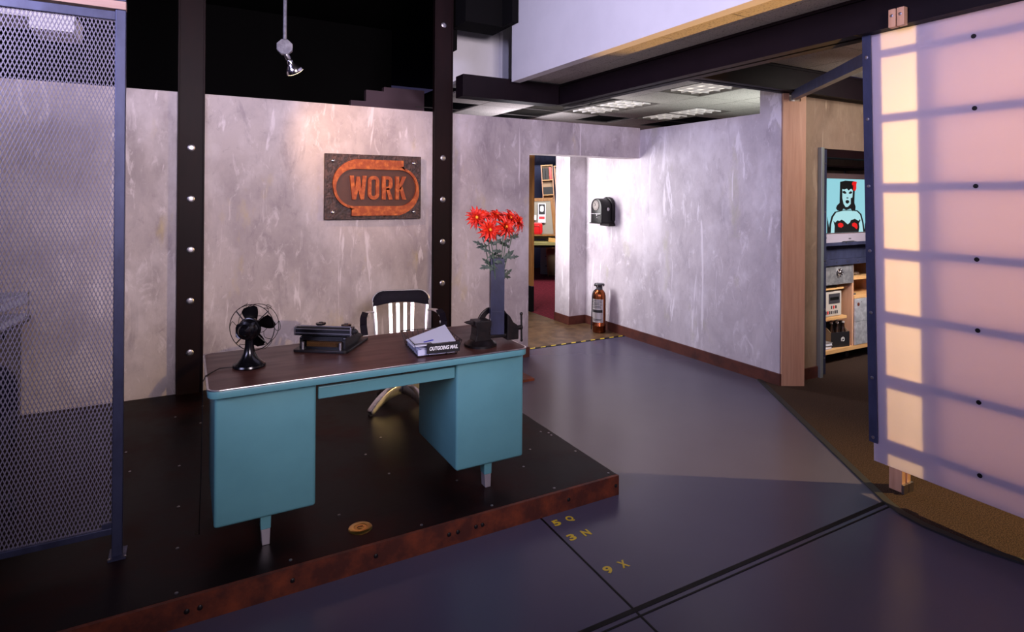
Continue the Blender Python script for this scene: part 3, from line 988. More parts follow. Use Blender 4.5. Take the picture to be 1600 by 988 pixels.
MB().tube([(.150, -.085, .112), (.158, -.10, .125), (.150, -.12, .128)], .003, 6).build('return_lever', 'chrome', tw)
MB().prism([(-.02, .074), (.05, .068), (.10, .055), (.03, .03), (-.02, .03)], -.10, .10, 'x', .004).build('key_cover', 'blackgloss', tw, smooth=False)
for rrow in range(4):
    for k in range(9):
        x = -.088 + .022 * k + .004 * rrow
        y = .085 + .020 * rrow
        if y > .15:
            continue
        kk = MB().cyl((x, y, .016), (x, y, .052 - .008 * rrow), .002, 6).lathe([(.0075, 0), (.0075, .003), (0, .004)], 10, Matrix.Translation((x, y, .052 - .008 * rrow)))
        kk.build('key', 'blackgloss', tw)

# ---------------------------------------------------------------- letter tray with mail
lt = empty('letter_tray', (1.128, 2.915, DT), 'black wire letter tray holding white mail near the front of the desk', 'tray', R(-6))
g = MB()
bx, by, tx, ty, th = .10, .135, .122, .155, .075
for i in range(9):
    u = -1 + 2 * i / 8
    g.tube([(u * bx, -by, .003), (u * bx, by, .003)], .0014, 5)
    g.tube([(u * bx, by, .003), (u * tx, ty, th)], .0014, 5)
    g.tube([(-bx, u * by, .003), (-tx, u * ty, th)], .0014, 5)
    g.tube([(bx, u * by, .003), (tx, u * ty, th)], .0014, 5)
for u in (-1, -.45, .45, 1):
    g.tube([(u * bx, -by, .003), (u * tx, -ty, th)], .0014, 5)
g.tube([(-bx, -by, .003), (bx, -by, .003), (bx, by, .003), (-bx, by, .003)], .002, 6, closed=True)
g.tube([(-tx, -ty, th), (-.04, -ty, th), (-.03, -ty - .004, th - .006), (.085, -ty - .004, th - .006), (.095, -ty, th), (tx, -ty, th), (tx, ty, th), (-tx, ty, th)], .0024, 6, closed=True)
g.build('wire_frame', 'blackmetal', lt)
PM = Matrix.Translation((.026, -.156, .046)) @ Matrix.Rotation(R(97), 4, 'X')
pl = MB().box(-.085, .085, -.026, .026, -.003, .001, mtx=PM).build('name_plate', 'carton', lt, smooth=False)
MB().text('OUTGOING MAIL', .0265, .001, PM @ Matrix.Translation((0, -.001, .0017)), bold=.0009, shear=.18, sx=.70).build('lettering', 'letterwhite', pl, smooth=False)
LL = Matrix.Translation((1.128, 2.915, DT)) @ Matrix.Rotation(R(-6), 4, 'Z')


def mail(name, w, d, z, t, m, rot, off, tilt, label):
    mb = MB().box(-w / 2, w / 2, -d / 2, d / 2, 0, t)
    o = mb.build(name, m, None, smooth=False)
    o.matrix_world = LL @ Matrix.Translation((off[0], off[1], z)) @ Matrix.Rotation(R(rot), 4, 'Z') @ Matrix.Rotation(R(tilt[0]), 4, 'X') @ Matrix.Rotation(R(tilt[1]), 4, 'Y')
    tag(o, label, 'mail', 'mail in the letter tray')
    return o


mail('envelope_stack', .19, .24, .006, .028, 'paper2', 0, (0, 0), (0, 0), 'thick stack of pale envelopes at the bottom of the letter tray')
mail('envelope', .17, .10, .042, .003, 'paper2', 14, (-.01, -.06), (5, 0), 'blue-white envelope slanting out at the front of the letter tray')
ls_ = MB().prism([(-.126, -.148), (.098, -.142), (.128, .17), (-.135, -.03)], 0, .004, 'z').build('letter_sheet', 'paper', None, smooth=False)
ls_.matrix_world = LL @ Matrix.Translation((0, 0, .070)) @ Matrix.Rotation(R(4), 4, 'X')
tag(ls_, 'large white sheet lying on top of the letter tray', 'mail', 'mail in the letter tray')
pp = MB().box(-.03, .03, -.004, .004, 0, .003).build('pen', 'bluepen', None, smooth=False)
pp.matrix_world = LL @ Matrix.Translation((-.035, -.095, .0685)) @ Matrix.Rotation(R(26), 4, 'Z') @ Matrix.Rotation(R(4), 4, 'X')
tag(pp, 'short blue pen lying on the white sheet in the letter tray', 'pen')

# ---------------------------------------------------------------- vise with vase
vi = empty('bench_vise', (1.40, 2.875, DT), 'dark iron bench vise gripping the vase on the right end of the desk', 'vise', R(-3))
MB().lathe([(0, 0), (.088, 0), (.088, .012), (.075, .016), (.062, .030), (.05, .034), (0, .034)], 30).build('swivel_base', 'blackmetal', vi)
MB().prism([(-.048, .03), (.045, .03), (.040, .05), (.036, .085), (.046, .105), (.046, .138), (-.046, .138), (-.046, .116), (-.038, .10), (-.040, .06)], -.042, .042, 'y', .004).build('fixed_jaw', 'blackmetal', vi, smooth=False)
MB().prism([(-.046, .118), (-.060, .116), (-.090, .127), (-.090, .131), (-.060, .136), (-.046, .137)], -.018, .018, 'y', .003).build('anvil_horn', 'blackmetal', vi, smooth=False)
arch_o = arc(.098, .095, .098, 0, 180, 20)
arch_i = arc(.098, .110, .056, 180, 0, 20)
MB().prism(arch_o + [(0, .05), (.042, .05)] + arch_i + [(.154, .05), (.205, .05)], .046, .062, 'y', .003).build('back_arch', 'blackmetal', vi, smooth=False)
MB().box(.036, .215, -.026, .026, .036, .054, .004).build('slide_bar', 'blackmetal', vi, smooth=False)
MB().prism([(.142, .02), (.212, .02), (.212, .075), (.204, .100), (.180, .115), (.160, .150), (.142, .165)], -.040, .044, 'y', .005).build('moving_jaw', 'blackmetal', vi, smooth=False)
MB().cyl((.205, 0, .075), (.250, 0, .075), .013, 16).build('spindle_boss', 'blackmetal', vi)
MB().tube([(.247, -.004, -.004), (.2475, 0, .075), (.248, .004, .145)], .0055, 10).sphere((.248, .004, .148), .0095).sphere((.247, -.004, .004), .0075).build('handle', 'blackmetal', vi)

va = empty('vase', (1.4935, 2.868, DT + .057), 'tall narrow square blue-grey vase held in the vise', 'vase', R(-20))
vb = MB()
vw = .037
vb.box(-vw, vw, -vw, vw, 0, .008)
for (a, b, c, d) in ((-vw, vw, -vw, -vw + .005), (-vw, vw, vw - .005, vw), (-vw, -vw + .005, -vw + .005, vw - .005), (vw - .005, vw, -vw + .005, vw - .005)):
    vb.box(a, b, c, d, .008, .41)
vb.build('vase_body', 'vase', va, smooth=False)
MB().box(-.028, .028, -vw - .0015, -vw - .0002, .022, .125).build('front_plaque', 'vase', va, smooth=False)

random.seed(11)


def leaf_bm(mb, p, d, ln, w):
    d = Vector(d).normalized()
    s = d.cross(Vector((0.2, -1, 0.3))).normalized()
    up = s.cross(d)
    pts = [(0, 0), (.18, .35), (.30, .9), (.36, .40), (.5, .48), (.62, .95), (.66, .36), (.8, .42), (1.0, 0)]
    p = Vector(p)
    prev = None
    for u, v in pts:
        c = p + d * (ln * u) + up * (-.25 * ln * u * u)
        if v == 0:
            cur = [mb.b.verts.new(c)]
        else:
            cur = [mb.b.verts.new(c + s * (w * v)), mb.b.verts.new(c + up * .0015), mb.b.verts.new(c - s * (w * v))]
        if prev:
            if len(prev) == 1:
                mb.b.faces.new((prev[0], cur[0], cur[1]))
                mb.b.faces.new((prev[0], cur[1], cur[2]))
            elif len(cur) == 1:
                mb.b.faces.new((prev[0], prev[1], cur[0]))
                mb.b.faces.new((prev[1], prev[2], cur[0]))
            else:
                mb.b.faces.new((prev[0], prev[1], cur[1], cur[0]))
                mb.b.faces.new((prev[1], prev[2], cur[2], cur[1]))
        prev = cur


def mum(bx_, by_, bz, rad, face, foot, label):
    base = Vector((foot[0], foot[1], DT + .30))
    e = empty('spider_mum', base, label, 'flower', 0, 'red flowers in the vase')
    top = Vector((bx_, by_, bz)) - base
    f = Vector(face).normalized()
    mid = top * .55 + Vector((0, 0, .03))
    MB().tube([(0, 0, 0), top * .28 + Vector((0, 0, .02)), mid, top - f * .012], .0026, 6).build('stem', 'stem', e)
    q = f.to_track_quat('Z', 'Y').to_matrix().to_4x4()
    MT = Matrix.Translation(top) @ q
    pb = MB()
    for ring, (n, ln, elev, w) in enumerate(((15, 1.0, 4, .0075), (13, .86, 24, .007), (10, .62, 48, .006), (7, .38, 70, .004))):
        for k in range(n):
            a = 2 * PI * (k + .5 * (ring % 2)) / n + random.uniform(-.14, .14)
            l_ = rad * ln * random.uniform(.82, 1.12)
            el = R(elev + random.uniform(-12, 10))
            c, s = math.cos(a), math.sin(a)
            prev = None
            for i in range(6):
                u = i / 5
                h = l_ * u * math.sin(el) + .010 * math.sin(u * PI) - .014 * u * u * (ring < 2)
                rr_ = .006 + l_ * u * math.cos(el)
                wd = w * math.sin(min(1, .22 + u * .85) * PI) ** .7 if u < 1 else .0005
                p0 = MT @ Vector((rr_ * c - s * wd, rr_ * s + c * wd, h))
                p1 = MT @ Vector((rr_ * c, rr_ * s, h - .0028))
                p2 = MT @ Vector((rr_ * c + s * wd, rr_ * s - c * wd, h))
                cur = [pb.b.verts.new(x) for x in (p0, p1, p2)]
                if prev:
                    pb.b.faces.new((prev[0], prev[1], cur[1], cur[0]))
                    pb.b.faces.new((prev[1], prev[2], cur[2], cur[1]))
                prev = cur
    pb.build('petals', 'petal', e)
    MB().sphere(MT @ Vector((0, 0, .010)), .0085, (1, 1, 1), 12, 8).build('flower_centre', 'petal_in', e)
    lf = MB()
    for u, sgn in ((.15, 1), (.28, -1), (.40, 1), (.55, -1), (.70, 1)):
        p = top * u + Vector((0, 0, .02 * math.sin(u * PI)))
        a = random.uniform(-.9, .9)
        leaf_bm(lf, p, (sgn * math.cos(a), -.3 * random.random() + .3 * math.sin(a), random.uniform(-.1, .7)), random.uniform(.055, .085), .016)
    lf.build('leaves', 'leaf', e)


VX, VY = 1.4935, 2.868
mum(1.368, 2.865, 1.535, .064, (-.45, -1, .45), (VX - .022, VY - .01), 'red spider flower at the far left of the vase, topmost')
mum(1.413, 2.80, 1.474, .066, (-.15, -1, .12), (VX - .015, VY - .022), 'red spider flower hanging lowest on the left front of the bouquet')
mum(1.432, 2.90, 1.540, .056, (0, -.7, .9), (VX - .01, VY + .02), 'red spider flower behind, second from the left along the top')
mum(1.512, 2.81, 1.486, .064, (.15, -1, .2), (VX + .0, VY - .02), 'red spider flower low in the middle of the bouquet, yellow centre showing')
mum(1.505, 2.90, 1.540, .058, (.05, -.6, .9), (VX + .006, VY + .02), 'red spider flower at the top middle of the bouquet, facing up')
mum(1.560, 2.85, 1.530, .060, (.2, -.9, .6), (VX + .016, VY - .006), 'red spider flower at the upper right, over the vase edge')
mum(1.612, 2.855, 1.508, .062, (.75, -.8, .25), (VX + .024, VY + .008), 'red spider flower at the far right of the bouquet')

# ---------------------------------------------------------------- swivel chair
ch = empty('swivel_chair', (1.415, 4.20, PT), 'aluminium slat-back swivel armchair behind the desk', 'chair', R(-14))
for k in range(4):
    a = R(214 + 90 * k)
    c, s = math.cos(a), math.sin(a)
    lg = MB()
    prof = []
    n = 12
    topl, botl = [], []
    for i in range(n + 1):
        u = i / n
        rr_ = .02 + .27 * u
        zt = .165 - .125 * u ** 2.2
        topl.append((rr_, zt))
        botl.append((rr_, zt - (.075 - .026 * u)))
    poly = topl + [(.296, .028), (.290, .010)] + botl[::-1][1:]
    lg.prism(poly, -.027, .027, 'y', .004, Matrix.Rotation(a, 4, 'Z'))
    o = lg.build('leg', 'alum', ch)
    MB().lathe([(0, 0), (.016, 0), (.016, .008), (.008, .012), (0, .012)], 14, Matrix.Translation((.288 * c, .288 * s, 0))).build('glide', 'rubber', o)
MB().lathe([(0, .10), (.036, .10), (.036, .175), (.022, .18), (.022, .33), (.05, .34), (.05, .355), (0, .355)], 24).build('pedestal_hub', 'blackmetal', ch)
MB().box(-.10, .10, -.10, .12, .345, .372, .006).build('tilt_bracket', 'blackmetal', ch, smooth=False)
MB().prism(rrect(-.225, .225, -.235, .20, .07), .372, .405, 'z', .010).build('seat', 'alum', ch)
BT = Matrix.Translation((0, .185, .40)) @ Matrix.Rotation(R(-13), 4, 'X')


def back_pts(off):
    w0, w1, h, r = .200 - off, .222 - off, .415 - off, .085 - off * .5
    pts = [(-w0, 0)]
    pts += [(-w0 - (w1 - w0) * .8, h - r)]
    pts += arc(-w1 + r, h - r, r, 180, 90, 8)
    pts += arc(w1 - r, h - r, r, 90, 0, 8)
    pts += [(w0 + (w1 - w0) * .8, h - r), (w0, 0)]
    return pts


po, pi_ = back_pts(0), back_pts(.030)
MB().prism(po + pi_[::-1], -.010, .010, 'y', .003, BT).build('back_frame', 'alum', ch)
pp_ = back_pts(.007)
pad = [p for p in pp_ if p[1] > .30]
pad = [(-.213, .292)] + pad + [(.213, .292)] + [(.213 - .426 * i / 12, .292 + .030 * math.sin(PI * i / 12)) for i in range(1, 12)]
MB().prism(pad, -.022, .016, 'y', .005, BT).build('back_pad', 'vinyl', ch)
for k in range(4):
    x = -.083 + .057 * k
    MB().prism([(x * .9 - .013, .0), (x * .9 + .013, .0), (x + .014, .315), (x - .014, .315)], -.004, .006, 'y', .002, BT).build('slat', 'alum', ch, smooth=False)
MB().box(-.20, .20, -.008, .012, -.03, .015, .003, mtx=BT).build('back_cross_bar', 'alum', ch, smooth=False)
for sgn in (-1, 1):
    pts = [(sgn * .215, .215, .655), (sgn * .252, .16, .660), (sgn * .275, .08, .655), (sgn * .285, .0, .635), (sgn * .282, -.07, .59), (sgn * .268, -.11, .51), (sgn * .24, -.12, .42), (sgn * .20, -.10, .385)]
    ar = MB()
    for i in range(len(pts) - 1):
        ar.bar(pts[i], pts[i + 1], .006, .034, up=(sgn, 0, .2))
    o = ar.build('armrest', 'alum', ch)
    pts2 = [(sgn * .275, .10, .664), (sgn * .288, .02, .648), (sgn * .289, -.06, .61), (sgn * .28, -.10, .55)]
    pa = MB()
    for i in range(3):
        pa.bar(pts2[i], pts2[i + 1], .022, .046, up=(sgn, 0, .2))
    pa.build('arm_pad', 'vinyl', o)

# ---------------------------------------------------------------- WORK sign
sg = empty('wall_sign', (1.472, 5.20, 1.7205), 'rusted metal sign reading WORK on the back wall', 'sign')
MB().box(-.4325, .4325, -.012, .012, -.285, .285, .003).box(-.3, .3, .012, .039, -.2, .2).build('back_plate', 'rust_plate', sg, smooth=False)
rc = [(p[0], p[1]) for p in arc(.215, -.006, .168, -90, 90, 18) + arc(-.180, -.006, .168, 90, 270, 18)]
MB().prism(rc, -.016, -.012, 'y').build('recess', 'rust_recess', sg, smooth=False)


def ring_half(flip):
    inn, out = [], []
    xs, xe = (.2555, -.180) if not flip else (-.207, .215)
    z0_ = .162
    sg_ = 1 if not flip else -1
    n = 6
    for i in range(n + 1):
        x = xs + (xe - xs) * i / n
        inn.append((x, -.006 + sg_ * .162))
        out.append((x, -.006 + sg_ * (.162 + .085)))
    n = 22
    for i in range(1, n + 1):
        u = i / n
        a = R((90 + 180 * u) if not flip else (-90 + 180 * u))
        th = .085 - .063 * min(1, u * 1.9) ** .85
        cx = -.180 if not flip else .215
        inn.append((cx + .162 * math.cos(a), -.006 + .162 * math.sin(a)))
        out.append((cx + (.162 + th) * math.cos(a), -.006 + (.162 + th) * math.sin(a)))
    xl = -.207 if not flip else .2555
    inn.append((xl, -.006 - sg_ * .162))
    out.append((xl, -.006 - sg_ * .192))
    return out + inn[::-1]


MB().prism(ring_half(False), -.042, -.012, 'y').build('oval_band', 'rust_orange', sg, smooth=False)
MB().prism(ring_half(True), -.042, -.012, 'y').build('oval_band', 'rust_orange', sg, smooth=False)
LH = .208


def block_letter(chx, x0):
    mb = MB()
    y0_, y1_, zb_ = -.040, -.014, -.110
    h = LH

    def pz(poly):
        mb.prism([(x0 + px, zb_ + pz_) for px, pz_ in poly], y0_, y1_, 'y')
    if chx == 'W':
        pz([(0, h), (.034, h), (.0445, .092), (.060, .2), (.086, .2), (.1015, .092), (.112, h), (.146, h), (.124, 0), (.092, 0), (.073, .085), (.054, 0), (.022, 0)])
    elif chx == 'O':
        for sg_ in (1, -1):
            o = [(.05 + sg_ * a, b) for a, b in [(0, h)] + [(p[0], p[1]) for p in arc(.005, h - .045, .045, 90, 0, 8)] + [(p[0], p[1]) for p in arc(.005, .045, .045, 0, -90, 8)] + [(0, 0)]]
            i_ = [(.05 + sg_ * a, b) for a, b in [(0, h - .031)] + [(p[0], p[1]) for p in arc(.003, h - .048, .017, 90, 0, 6)] + [(p[0], p[1]) for p in arc(.003, .048, .017, 0, -90, 6)] + [(0, .031)]]
            pz(o + i_[::-1])
    elif chx == 'R':
        pz([(0, 0), (.033, 0), (.033, h), (0, h)])
        o = [(.032, h)] + arc(.053, h - .042, .042, 90, 0, 8) + arc(.053, .128, .042, 0, -90, 8) + [(.032, .086)]
        i_ = [(.032, h - .030)] + arc(.050, h - .043, .013, 90, 0, 5) + arc(.050, .129, .013, 0, -90, 5) + [(.032, .116)]
        pz(o + i_[::-1])
        pz([(.034, .098), (.064, .104), (.098, 0), (.063, 0)])
    else:
        pz([(0, 0), (.033, 0), (.033, h), (0, h)])
        pz([(.032, .075), (.032, .128), (.064, h), (.099, h), (.050, .098)])
        pz([(.036, .100), (.060, .128), (.100, 0), (.064, 0)])
    mb.build('letter', 'rust_orange', sg, smooth=False)


for chx, x in (('W', -.225), ('O', -.066), ('R', .060), ('K', .183)):
    block_letter(chx, x)
for sx_ in (-.362, .362):
    for sz in (-.222, .222):
        MB().lathe([(.016, 0), (.015, .006), (.008, .011), (0, .012)], 16, Matrix.Translation((sx_, -.012, sz)) @ Matrix.Rotation(R(90), 4, 'X')).build('bolt', 'chrome', sg)

# ---------------------------------------------------------------- pendant lamp
LX, LY = .590, 4.30
pd = empty('pendant_lamp', (LX, LY, 2.66), 'chrome pendant spotlight hanging on a thin rod above the desk', 'lamp')
MB().cyl((0, 0, .03), (0, 0, 1.64), .0125, 12).build('rod', 'boxgrey', pd)
octo = [(.055 * math.cos(R(22.5 + 45 * k)), .055 * math.sin(R(22.5 + 45 * k))) for k in range(8)]
MB().prism(octo, -.022, .022, 'y', .003, Matrix.Rotation(R(-10), 4, 'Z')).build('junction_box', 'boxgrey', pd, smooth=False)
ldir = Vector((.62, .45, -.95)).normalized()
LM = Matrix.Translation((.012, -.0, -.052)) @ ldir.to_track_quat('Z', 'Y').to_matrix().to_4x4()
MB().lathe([(.014, -.012), (.018, 0), (.018, .03), (.014, .034), (0, .034)], 18, LM).build('socket', 'steel', pd)
MB().lathe([(.016, .034), (.022, .045), (.024, .06), (.040, .078), (.056, .10), (.061, .118), (.061, .124), (.057, .124), (.05, .10), (.018, .05), (.012, .034)], 30, LM).build('reflector', 'chrome', pd)
MB().lathe([(0, .112), (.040, .116), (.0575, .123), (.0575, .128), (.035, .134), (0, .137)], 26, LM).build('lamp_glass', 'bulb', pd)
lp = Vector((LX, LY, 2.66)) + LM @ Vector((0, 0, .16))
spot('pendant_lamp_light', lp, (1.36, 5.24, 2.08), 60, (1.0, .62, .36), 74, .9, .045)

# ---------------------------------------------------------------- time clock and extinguisher
tcx = empty('time_clock', (4.57, 5.79, 1.475), 'black arched antique time clock on the right wall in the alcove', 'clock')
ap = [(-.105, -.145), (.105, -.145)] + arc(0, .045, .105, 0, 180, 16)
MB().prism(ap, -.205, -.004, 'x', .006).build('case', 'blacksatin', tcx)
ap2 = [(-.118, -.12), (.118, -.12)] + arc(0, .050, .118, 0, 180, 16)
MB().prism(ap2, -.05, -.004, 'x', .004).build('rear_rim', 'blacksatin', tcx)
MB().box(-.225, -.004, -.11, .11, -.158, -.145, .003).box(-.10, -.002, -.118, .06, -.185, -.158, .003).build('base', 'blackmetal', tcx, smooth=False)
DM = Matrix.Translation((-.206, 0.0, .065)) @ Matrix.Rotation(R(-90), 4, 'Y')
dl = MB().lathe([(.058, 0), (.062, .003), (.058, .007), (.054, .004), (0, .004)], 28, DM).build('dial', 'dial', tcx)
MB().bar(DM @ Vector((0, 0, .0055)), DM @ Vector((.03, .018, .0055)), .006, .002).bar(DM @ Vector((0, 0, .0055)), DM @ Vector((-.008, .042, .0055)), .005, .002).build('hands', 'darkprint', dl, smooth=False)
tk = MB()
for k in range(12):
    a = 2 * PI * k / 12
    tk.bar(DM @ Vector((.040 * math.cos(a), .040 * math.sin(a), .0048)), DM @ Vector((.051 * math.cos(a), .051 * math.sin(a), .0048)), .005, .001)
tk.build('hour_marks', 'darkprint', dl, smooth=False)
MB().box(-.212, -.205, -.095, .095, -.040, -.034).build('trim_line', 'steel', tcx, smooth=False)
MB().tube([(-.205, -.05, -.06), (-.235, -.06, -.055), (-.24, -.065, -.09)], .005, 8).sphere((-.235, -.06, -.053), .009).build('lever', 'chrome', tcx)
MB().lathe([(.02, 0), (.02, .004), (0, .006)], 16, Matrix.Translation((-.11, -.112, .02)) @ Matrix.Rotation(R(90), 4, 'X')).build('key_plate', 'steel', tcx)

fe = empty('fire_extinguisher', (4.412, 5.775, 0.003), 'antique copper fire extinguisher standing in the alcove corner', 'fire extinguisher', R(-32))
MB().lathe([(0, 0), (.074, 0), (.078, .004), (.078, .075), (.080, .078), (.080, .084), (.078, .087), (.078, .435), (.072, .47), (.055, .50), (.040, .515), (0, .515)], 36).build('tank', 'copper', fe)
MB().lathe([(.040, .512), (.038, .545), (.046, .552), (.060, .572), (.062, .580), (.058, .588), (0, .590)], 30).build('cap', 'darkgrey', fe)
hd = MB()
for k in range(6):
    a = 2 * PI * k / 6
    hd.cyl((.055 * math.cos(a), .055 * math.sin(a), .555), (.061 * math.cos(a), .061 * math.sin(a), .575), .007, 8)
hd.build('hand_wheel', 'chrome', fe)
lbm = bmesh.new()
n = 20


def lab(z0_, z1_, rad, a0, a1):
    mb = MB()
    vs = []
    for i in range(n + 1):
        a = R(a0 + (a1 - a0) * i / n)
        vs.append([mb.b.verts.new((rr_ * math.cos(a), rr_ * math.sin(a), z)) for rr_, z in ((rad, z0_), (rad, z1_), (rad - .001, z1_), (rad - .001, z0_))])
    for i in range(n):
        for q in range(4):
            mb.b.faces.new((vs[i][q], vs[i][(q + 1) % 4], vs[i + 1][(q + 1) % 4], vs[i + 1][q]))
    mb.b.faces.new(vs[0])
    mb.b.faces.new(vs[-1][::-1])
    return mb


lo = lab(.125, .405, .0790, -178, -58).build('label_plate', 'labelmetal', fe)
lab(.245, .278, .0795, -172, -66).build('dark_band', 'darkprint', lo)
pb_ = MB()
for z, a0, a1 in ((.385, -165, -75), (.365, -170, -72), (.350, -150, -90), (.335, -168, -74), (.315, -158, -84), (.300, -165, -80), (.160, -165, -75), (.148, -160, -80)):
    t = lab(z, z + .007, .0794, a0, a1)
    me_ = bpy.data.meshes.new('x')
    t.b.to_mesh(me_)
    pb_.b.from_mesh(me_)
pb_.build('small_print', 'darkgrey', lo)
MB().tube([(-.045, -.03, .52), (-.075, -.055, .50), (-.088, -.062, .46), (-.092, -.064, .30), (-.098, -.068, .10), (-.10, -.07, .04)], .0065, 10).build('hose', 'rubber', fe)
MB().tube([(-.10, -.07, .045), (-.102, -.071, .01)], [.008, .004], 10).build('nozzle', 'steel', fe)

# ---------------------------------------------------------------- media cart
mc = empty('media_cart', (5.35, 3.56, 0.006), 'rolling birch media cart on casters beyond the door opening', 'cart')
# local: x 0..1.15, y 0..0.5
DZ = 0.5
MB().box(0.0, 1.2, 0, DZ, .112, .150, .002).build('bottom_board', 'birch_h', mc, smooth=False)
MB().box(.018, .03, .06, DZ, .15, 1.02).build('side_board', 'birch', mc, smooth=False)
MB().box(.575, .600, .02, DZ, .15, 1.02).build('divider', 'birch', mc, smooth=False)
MB().box(1.17, 1.19, .02, DZ, .15, 1.02).build('side_board', 'birch', mc, smooth=False)
MB().box(0.03, 1.17, DZ - .015, DZ, .15, 1.02).build('back_board', 'birch', mc, smooth=False)
MB().box(.03, .505, .03, DZ - .02, .435, .462, .001).build('shelf', 'birch_h', mc, smooth=False)
MB().box(.03, .45, .03, DZ - .02, .735, .752, .001).build('shelf', 'birch_h', mc, smooth=False)
MB().box(.60, 1.17, .03, DZ - .02, .812, .838, .001).build('shelf', 'birch_h', mc, smooth=False)
MB().box(.60, 1.17, .01, DZ - .02, .625, .650, .001).build('shelf', 'birch_h', mc, smooth=False)
fr = MB()
fr.box(-.02, 1.22, -.02, DZ, 1.022, 1.034)
fr.box(-.02, 1.22, -.022, -.014, .985, 1.040)
fr.box(-.02, 1.22, -.02, DZ, 1.180, 1.192)
fr.box(-.02, 1.22, -.022, -.012, 1.176, 1.208)
fr.build('angle_frame', 'bluesteel', mc, smooth=False)
for x in (.08, .25, .42, .60, .78):
    MB().lathe([(.008, 0), (.008, .003), (0, .005)], 10, Matrix.Translation((x, -.022, 1.014)) @ Matrix.Rotation(R(90), 4, 'X')).build('bolt', 'steel', mc)
for x in (-.01, 1.2):
    for y in (0.0, DZ - .01):
        MB().box(x - .008, x + .008, y - .004, y + .006, 1.034, 1.95).build('upright', 'bluesteel', mc, smooth=False)
MB().box(.13, 1.19, .05, .065, 1.036, 1.178).build('blanking_panel', 'bluesteel', mc, smooth=False)
MB().box(.02, .12, .04, .3, 1.036, 1.165, .003).build('dark_box', 'black', mc, smooth=False)
MB().box(-.02, 1.22, -.01, DZ, 1.95, 1.962).build('top_shelf', 'column', mc, smooth=False)
dr = MB().box(.035, .565, .0, .02, .790, 1.015, .002).box(.04, .56, .02, .4, .80, 1.01).build('drawer', 'galv', mc, smooth=False)
kn = MB()
for k in range(9):
    a = 2 * PI * k / 9
    kn.bar((.315, -.004, .91), (.315 + .042 * math.cos(a), -.018, .91 + .042 * math.sin(a)), .012, .008)
kn.sphere((.315, -.012, .91), .02)
kn.build('knob', 'chrome', dr)
for (z0_, z1_) in ((.155, .385), (.39, .62)):
    dd = MB().box(.603, 1.168, .0, .018, z0_, z1_, .002).build('cabinet_door', 'galvpale', mc, smooth=False)
    if z0_ > .3:
        MB().lathe([(.018, 0), (.018, .004), (.010, .006), (0, .006)], 16, Matrix.Translation((.65, 0, .565)) @ Matrix.Rotation(R(90), 4, 'X')).build('lock', 'rust', dd)
        MB().lathe([(.007, 0), (.007, .003), (0, .004)], 10, Matrix.Translation((.70, 0, .59)) @ Matrix.Rotation(R(90), 4, 'X')).build('rivet', 'steel', dd)
for (x, y, m) in ((.10, .04, 'red'), (.62, .12, 'rubber'), (1.15, .1, 'rubber'), (.05, .42, 'red'), (1.1, .42, 'rubber')):
    f = MB().box(x - .02, x + .02, y - .025, y + .025, .098, .112).build('caster_plate', 'steel', mc, smooth=False)
    MB().lathe([(.012, -.018), (.046, -.018), (.052, -.010), (.052, .010), (.046, .018), (.012, .018)], 24, Matrix.Translation((x, y, .052)) @ Matrix.Rotation(R(62), 4, 'Z') @ Matrix.Rotation(R(90), 4, 'X')).build('wheel', m, f)

# television on the cart
CX, CY, CZ = 5.35, 3.56, .006
tvx = empty('television', (CX + .515, CY + .05, CZ + 1.192), 'television with a pop-art image on its screen, on the media cart', 'television')
MB().box(-.44, .46, -.02, .36, 0.0, .70, .012).build('cabinet', 'tvframe', tvx, smooth=False)
MB().box(-.44, .46, -.034, -.02, 0.0, .095, .004).build('lower_bezel', 'silverplastic', tvx, smooth=False)
MB().box(-.008, .03, -.0355, -.034, .040, .050).build('badge', 'darkgrey', tvx, smooth=False)
MB().box(-.40, -.37, -.0355, -.034, .055, .066).build('badge', 'darkgrey', tvx, smooth=False)
sc_ = MB().box(-.352, .40, -.0235, -.019, .107, .645).build('screen', 'scr_bg', tvx, smooth=False)


def S(pts):
    return [(-.352 + (x - 155) / 395 * .700, .640 - (y - 133) / 558 * .533) for x, y in pts]


def pic(name, pts, m, layer):
    MB().prism(S(pts), -.0235 - .0006 * layer - .0006, -.0235 - .0006 * layer + .0003, 'y').build(name, m, sc_, smooth=False)


# figure: outline, skin, hair, face, clothing
pic('figure_outline', [(172, 690), (178, 600), (195, 520), (225, 472), (290, 455), (390, 455), (440, 460), (478, 500), (500, 590), (512, 690)], 'scr_black', 1)
pic('figure_skin', [(190, 690), (194, 600), (210, 528), (238, 480), (300, 462), (385, 462), (432, 470), (464, 506), (485, 590), (496, 690)], 'scr_skin', 2)
pic('hair', [(272, 160), (320, 145), (400, 148), (412, 200), (408, 380), (420, 420), (418, 455), (390, 468), (372, 440), (330, 455), (305, 440), (290, 462), (250, 460), (235, 435), (245, 405), (268, 380)], 'scr_black', 3)
pic('face', [(292, 232), (330, 222), (375, 225), (392, 250), (388, 330), (372, 390), (345, 422), (325, 424), (305, 390), (293, 330)], 'scr_skin', 4)
pic('fringe', [(280, 190), (400, 190), (395, 225), (370, 232), (350, 250), (335, 228), (310, 240), (285, 232)], 'scr_black', 5)
pic('brow', [(292, 262), (312, 252), (330, 270), (328, 282), (312, 284), (296, 274)], 'scr_black', 5)
pic('brow', [(352, 272), (368, 256), (386, 262), (382, 278), (368, 284), (354, 282)], 'scr_black', 5)
pic('nose', [(330, 322), (350, 322), (348, 332), (332, 332)], 'scr_black', 5)
pic('mouth', [(322, 358), (338, 348), (356, 356), (358, 374), (344, 388), (326, 382)], 'scr_black', 5)
pic('hair_flower', [(388, 160), (405, 150), (430, 156), (424, 185), (425, 225), (415, 252), (395, 246), (392, 200), (382, 180)], 'scr_red', 5)
